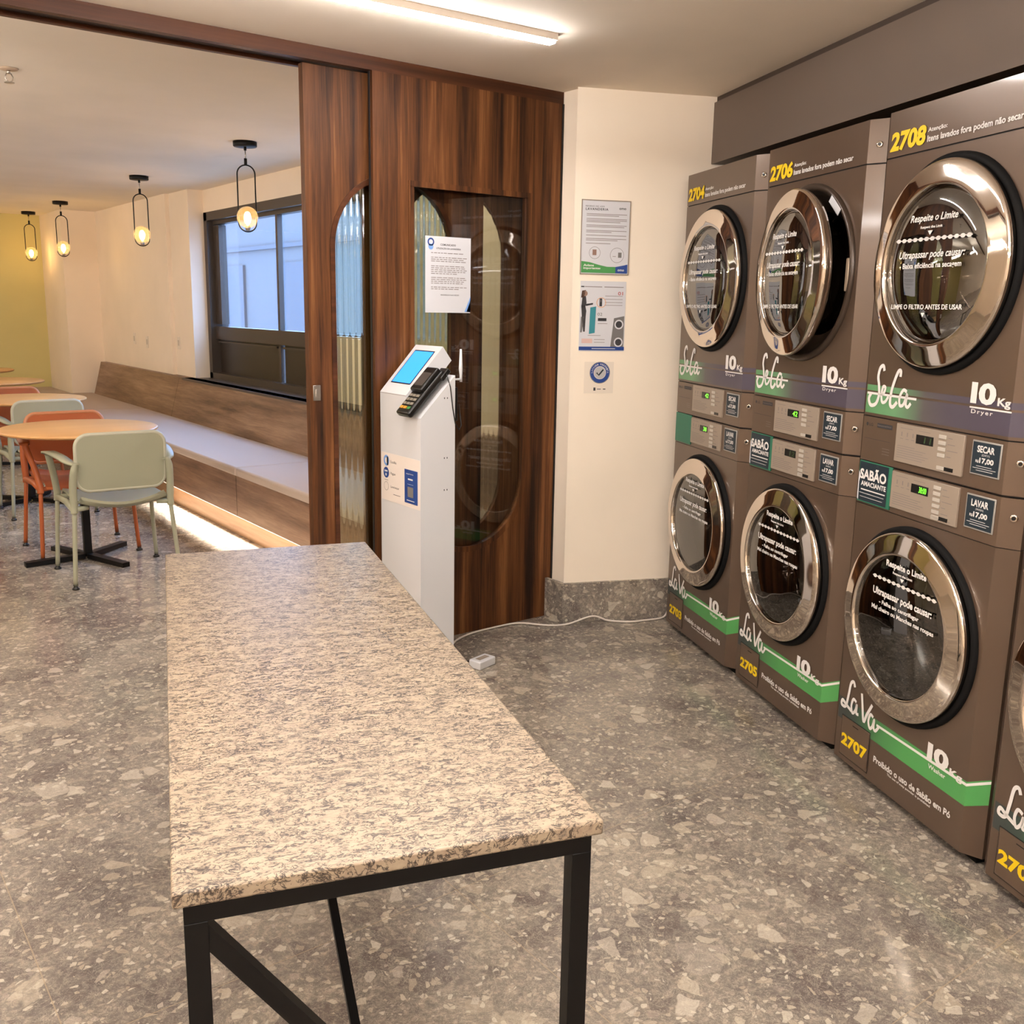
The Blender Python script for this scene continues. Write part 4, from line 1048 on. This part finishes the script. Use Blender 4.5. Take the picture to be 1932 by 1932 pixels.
# ================================================================== CHAIRS (back at -y)
def rrect(w_, h_, rr, n=6):
    P = []
    for cx_, cz_, a0 in ((w_ / 2 - rr, h_ / 2 - rr, 0), (-w_ / 2 + rr, h_ / 2 - rr, 90), (-w_ / 2 + rr, -h_ / 2 + rr, 180), (w_ / 2 - rr, -h_ / 2 + rr, 270)):
        for i in range(n + 1):
            a = R(a0 + 90 * i / n); P.append((cx_ + rr * math.cos(a), cz_ + rr * math.sin(a)))
    return P
def chair(loc, rz, label, m, mr, group):
    t = thing('armchair', label, 'chair', loc, rz, group)
    # backrest: curved rounded panel with rim
    def bp(x, z, d): # on the leaned, curved surface
        return (x, -.225 - .10 * (z) + .28 * x * x + d, .638 + z)
    P = rrect(.43, .285, .06)
    mb = MB(); outer = P; ks = [1.0, .86, .6, .3]
    for d, mm in ((-.009, m), (.009, m)):
        rg = [[bp(x * k, z * k, d) for x, z in P] for k in ks] + [[bp(x * .01, z * .01, d) for x, z in P]]
        mb.rings(rg, mm, True)
    mb.rings([[bp(x, z, -.009) for x, z in P], [bp(x, z, .009) for x, z in P]], m, True)
    b_ = mb.build('backrest', t)
    mb = MB(); mb.tube([bp(x, z, 0) for x, z in P] + [bp(*P[0], 0)], .0115, 8, mr, caps=False); mb.build('backrest_rim', b_)
    # seat shell
    mb = MB(); S = []
    for j, (y, z) in enumerate(((-.245, .452), (-.215, .432), (-.12, .42), (0, .425), (.12, .432), (.2, .43), (.235, .405))):
        row = []
        for i in range(11):
            x = -.215 + .043 * i; e_ = abs(x) / .215
            row.append((x * (1 - .06 * (j == 0)), y + (.03 * e_ * e_ if j == 0 else 0), z + .018 * e_ * e_ - (0.02 * (1 - e_ * e_) if j < 2 else 0)))
        S.append(row)
    mb.rings(S, m, True, closed=False); mb.rings([[(x, y, z - .014) for x, y, z in rw] for rw in S], m, True, closed=False)
    edge = [S[0][i] for i in range(11)] + [S[j][10] for j in range(1, 7)] + [S[6][i] for i in range(9, -1, -1)] + [S[j][0] for j in range(5, 0, -1)]
    mb.rings([edge, [(x, y, z - .014) for x, y, z in edge]], m, True); mb.build('seat', t)
    for sx in (-1, 1):
        # rear leg
        mb = MB(); mb.tube(smooth([(sx * .262, -.235, .02), (sx * .25, -.22, .2), (sx * .237, -.205, .40)], 3), [.0115] * 7, 12, m)
        mb.tube(smooth([(sx * .238, -.206, .385), (sx * .237, -.205, .43), (sx * .238, -.214, .52), (sx * .232, -.232, .60), (sx * .222, -.238, .645)], 4), [.0175] * 5 + [.019] * 8 + [.017, .015, .013, .012], 12, m)
        l1 = mb.build('leg', t); MB().lathe([(.001, 0), (.018, 0), (.018, .008), (.011, .012), (.011, .024), (.015, .026), (.001, .026)], (sx * .262, -.235, 0), 'z', 16, BLKP).build('glide', l1)
        # front leg rising to the arm
        mb = MB(); mb.tube(smooth([(sx * .262, .235, .02), (sx * .252, .225, .2), (sx * .242, .21, .40)], 3), [.0115] * 7, 12, m)
        mb.tube(smooth([(sx * .243, .212, .385), (sx * .242, .205, .43), (sx * .256, .175, .52), (sx * .275, .135, .60), (sx * .286, .12, .65)], 4), [.0175] * 9 + [.017] * 8, 12, m)
        l2 = mb.build('leg', t); MB().lathe([(.001, 0), (.018, 0), (.018, .008), (.011, .012), (.011, .024), (.015, .026), (.001, .026)], (sx * .262, .235, 0), 'z', 16, BLKP).build('glide', l2)
        # seat rail
        mb = MB(); mb.tube([(sx * .24, -.205, .405), (sx * .236, 0, .412), (sx * .242, .205, .405)], .0155, 10, m, squash=1.1); mb.tube([(sx * .24, -.205, .405), (sx * .17, -.19, .408)], .013, 10, m); mb.tube([(sx * .24, .2, .405), (sx * .17, .19, .408)], .013, 10, m); mb.build('side_rail', t)
        # arm
        mb = MB(); A = smooth([(sx * .215, -.232, .632), (sx * .245, -.2, .645), (sx * .262, -.1, .658), (sx * .278, .02, .664), (sx * .288, .115, .662), (sx * .29, .14, .652)], 4)
        rg = []
        for i, p in enumerate(A):
            w_ = .014 + .014 * math.sin(math.pi * min(i / 14, 1) * .5 + .2) if i < len(A) - 2 else .016
            rg.append([(p.x - w_, p.y, p.z - .005), (p.x + w_, p.y, p.z - .005), (p.x + w_, p.y, p.z + .005), (p.x - w_, p.y, p.z + .005)])
        mb.rings(rg, m, True, True, True); mb.build('armrest', t)
    return t
SG, OG = 'sage green armchairs', 'terracotta armchairs'
chair((1.352, 5.315, 0), R(-2), 'nearest sage green plastic armchair, back to the viewer, at the first round table', SAGE, SAGE_L, SG)
chair((1.325, 5.985, 0), R(180), 'terracotta plastic armchair on the far side of the first round table', TERRA, TERRA_L, OG)
chair((1.40, 7.235, 0), R(0), 'sage green armchair behind the first table, back to the viewer at the second table', SAGE, SAGE_L, SG)
chair((1.36, 7.95, 0), R(180), 'terracotta armchair beyond the second round table, only its top showing', TERRA, TERRA_L, OG)

# ================================================================== BENCH along the window wall
bn = thing('wall_bench', 'long built-in wooden bench base and backrest along the window wall', 'bench', (2.2, 3.7, 0))
Y0, Y1 = 0, 8.7 - 1.0
MB().box((-.02, 0, .14), (.02, 7.7, .395), BENCHW).build('front_panel', bn)
MB().box((.02, 0, 0), (.06, 7.7, .14), PLINTHW).build('plinth', bn)
MB().box((.02, 0, .34), (.68, 7.7, .395), BENCHW).build('seat_board', bn)
mb = MB(); mb.prism([(.50, 0, .40), (.545, 0, .44), (.635, 0, .79), (.73, 0, .79), (.73, 0, .40)], (0, 7.62, 0), BENCHW); mb.build('backrest_panel', bn)
mb = MB(); mb.box((.518, 4.62, .44), (.5185, 4.621, .44), GAP); 
mb = MB(); a, b = Vector((.5435, 5.0, .44)), Vector((.6335, 5.0, .788))
mb.face([a, b, b + Vector((0, .004, 0)), a + Vector((0, .004, 0))], GAP); mb.build('board_joint', bn)
MB().box((-.0205, 2.02, .14), (-.0198, 2.024, .395), GAP).build('board_joint', bn)
MB().box((-.012, .1, .134), (-.004, 3.5, .14), STRIP).build('led_strip', bn)
_l = area('led_strip_light', (-.006, 1.75, .131), (3.3, .01), 26, (1, .93, .84), (0, R(33), 0), 66); _l.parent = bn
_l.data.size, _l.data.size_y = .012, 3.3
bn2 = thing('corner_bench', 'wooden bench base turning the corner below the olive wall', 'bench', (1.0, 11.4, 0))
MB().box((-1.8, .42, 0), (1.18, .46, .395), BENCHW).build('front_panel', bn2)
MB().box((-1.8, .46, .34), (1.54, 1.0, .395), BENCHW).build('seat_board', bn2)
def cushion(y0, y1, label, x0=2.165, x1=2.745):
    mb = MB(); mb.box((x0, y0 + .003, .396), (x1, y1 - .003, .452), CUSH, .016)
    o = mb.build('seat_cushion'); tag(o, label, 'cushion', 'grey seat cushions on the long bench')
    for v in o.data.vertices: pass
    return o
cushion(3.72, 5.69, 'light grey seat cushion nearest the viewer on the bench, beside the sliding door')
cushion(5.69, 9.45, 'long light grey seat cushion in the bluish window light, middle of the bench')
cushion(9.45, 11.39, 'far grey seat cushion of the bench by the white pier')
mb = MB(); mb.box((.2, 11.87, .396), (2.53, 12.39, .452), CUSH, .016); tag(mb.build('seat_cushion'), 'grey seat cushion on the corner bench under the olive wall', 'cushion')
mb = MB(); mb.box((2.19, 11.39, .396), (2.53, 11.866, .452), CUSH, .014); tag(mb.build('seat_cushion'), 'small grey corner cushion left of the white pier', 'cushion')
MB().box((1.2, 0, .0), (1.53, .42, .395), BENCHW).build('corner_box', bn2)

# ================================================================== PENDANTS
def pendant(loc, label):
    t = thing('pendant_lamp', label, 'pendant lamp', loc, R(-25), 'black oval-ring pendant lamps in the dining room')
    MB().lathe([(.001, 0), (.07, 0), (.07, -.026), (.066, -.03), (.001, -.03)], (0, 0, 0), 'z', 36, BLACK).build('ceiling_rose', t)
    mb = MB(); mb.tube([(0, 0, -.03), (0, 0, -.05)], .008, 12, BLACK); mb.tube([(0, 0, -.05), (0, 0, -.10)], .003, 8, BRASS); mb.tube([(0, 0, -.095), (0, 0, -.135)], .009, 12, BLACK); mb.build('stem', t)
    w_ = .052; pts = []
    for i in range(17): a = math.pi * i / 16; pts.append((w_ * math.cos(a), 0, -.185 + w_ * math.sin(a)))
    for i in range(17): a = math.pi + math.pi * i / 16; pts.append((w_ * math.cos(a), 0, -.468 + w_ * math.sin(a)))
    pts.append(pts[0]); mb = MB(); mb.tube(pts, .0042, 8, BLACK, caps=False); mb.build('oval_ring', t)
    g = MB(); g.sphere((0, 0, -.435), .063, BULB, 32, 20); g = g.build('glass_globe', t)
    mb = MB(); mb.lathe([(.001, -.515), (.014, -.512), (.016, -.49), (.012, -.482), (.001, -.48)], (0, 0, 0), 'z', 16, BRASS); mb.build('socket', t)
    mb = MB(); mb.sphere((0, 0, -.44), .021, FIL, 14, 12, 1.8); mb.build('glowing_bulb', t)
    return t
p1 = pendant((2.372, 5.865, HD), 'nearest hanging pendant lamp with a black oval ring, in front of the window')
dup(p1, (2.362, 7.965, HD), R(-20), 'second pendant lamp, hanging left of the window')
dup(p1, (2.350, 10.5, HD), R(-15), 'third pendant lamp, hanging in front of the white pier')
dup(p1, (2.342, 11.95, HD), R(-12), 'farthest pendant lamp, hanging in front of the olive wall')

t = thing('sprinkler', 'small chrome fire sprinkler head on the dining room ceiling', 'sprinkler', (.90, 4.76, HD))
MB().lathe([(.001, 0), (.04, 0), (.036, -.006), (.012, -.008), (.001, -.008)], (0, 0, 0), 'z', 24, mat('sprinkler_rose', (200, 180, 160), .4, .3)).build('escutcheon', t)
mb = MB(); mb.tube([(0, 0, -.006), (0, 0, -.022)], .008, 12, BRASS)
for s_ in (-1, 1): mb.tube([(s_ * .008, 0, -.02), (s_ * .015, 0, -.034), (s_ * .012, 0, -.048), (0, 0, -.055)], .0025, 6, BRASS)
mb.lathe([(.001, -.055), (.02, -.055), (.02, -.058), (.001, -.058)], (0, 0, 0), 'z', 16, BRASS); mb.build('frame_arms', t)

def outlet(y, z, label, x=XW - .035):
    t = thing('wall_socket', label, 'socket', (x, y, z), 0, 'white sockets on the dining room wall')
    MB().box((-.006, -.037, -.057), (0, .037, .057), mat('socket_plate', (232, 220, 204), .5), .002).build('plate', t)
    MB().box((-.0075, -.02, -.025), (-.006, .02, .025), mat('socket_insert', (200, 188, 172), .5), .0008).build('insert', t)
outlet(10.2, 1.08, 'white wall socket above the bench, farther left of the pair beyond the pilaster')
outlet(9.78, 1.06, 'white wall socket above the bench, right one of the pair beyond the pilaster')
outlet(8.95, 1.08, 'white wall socket on the wall strip just left of the window', XW)
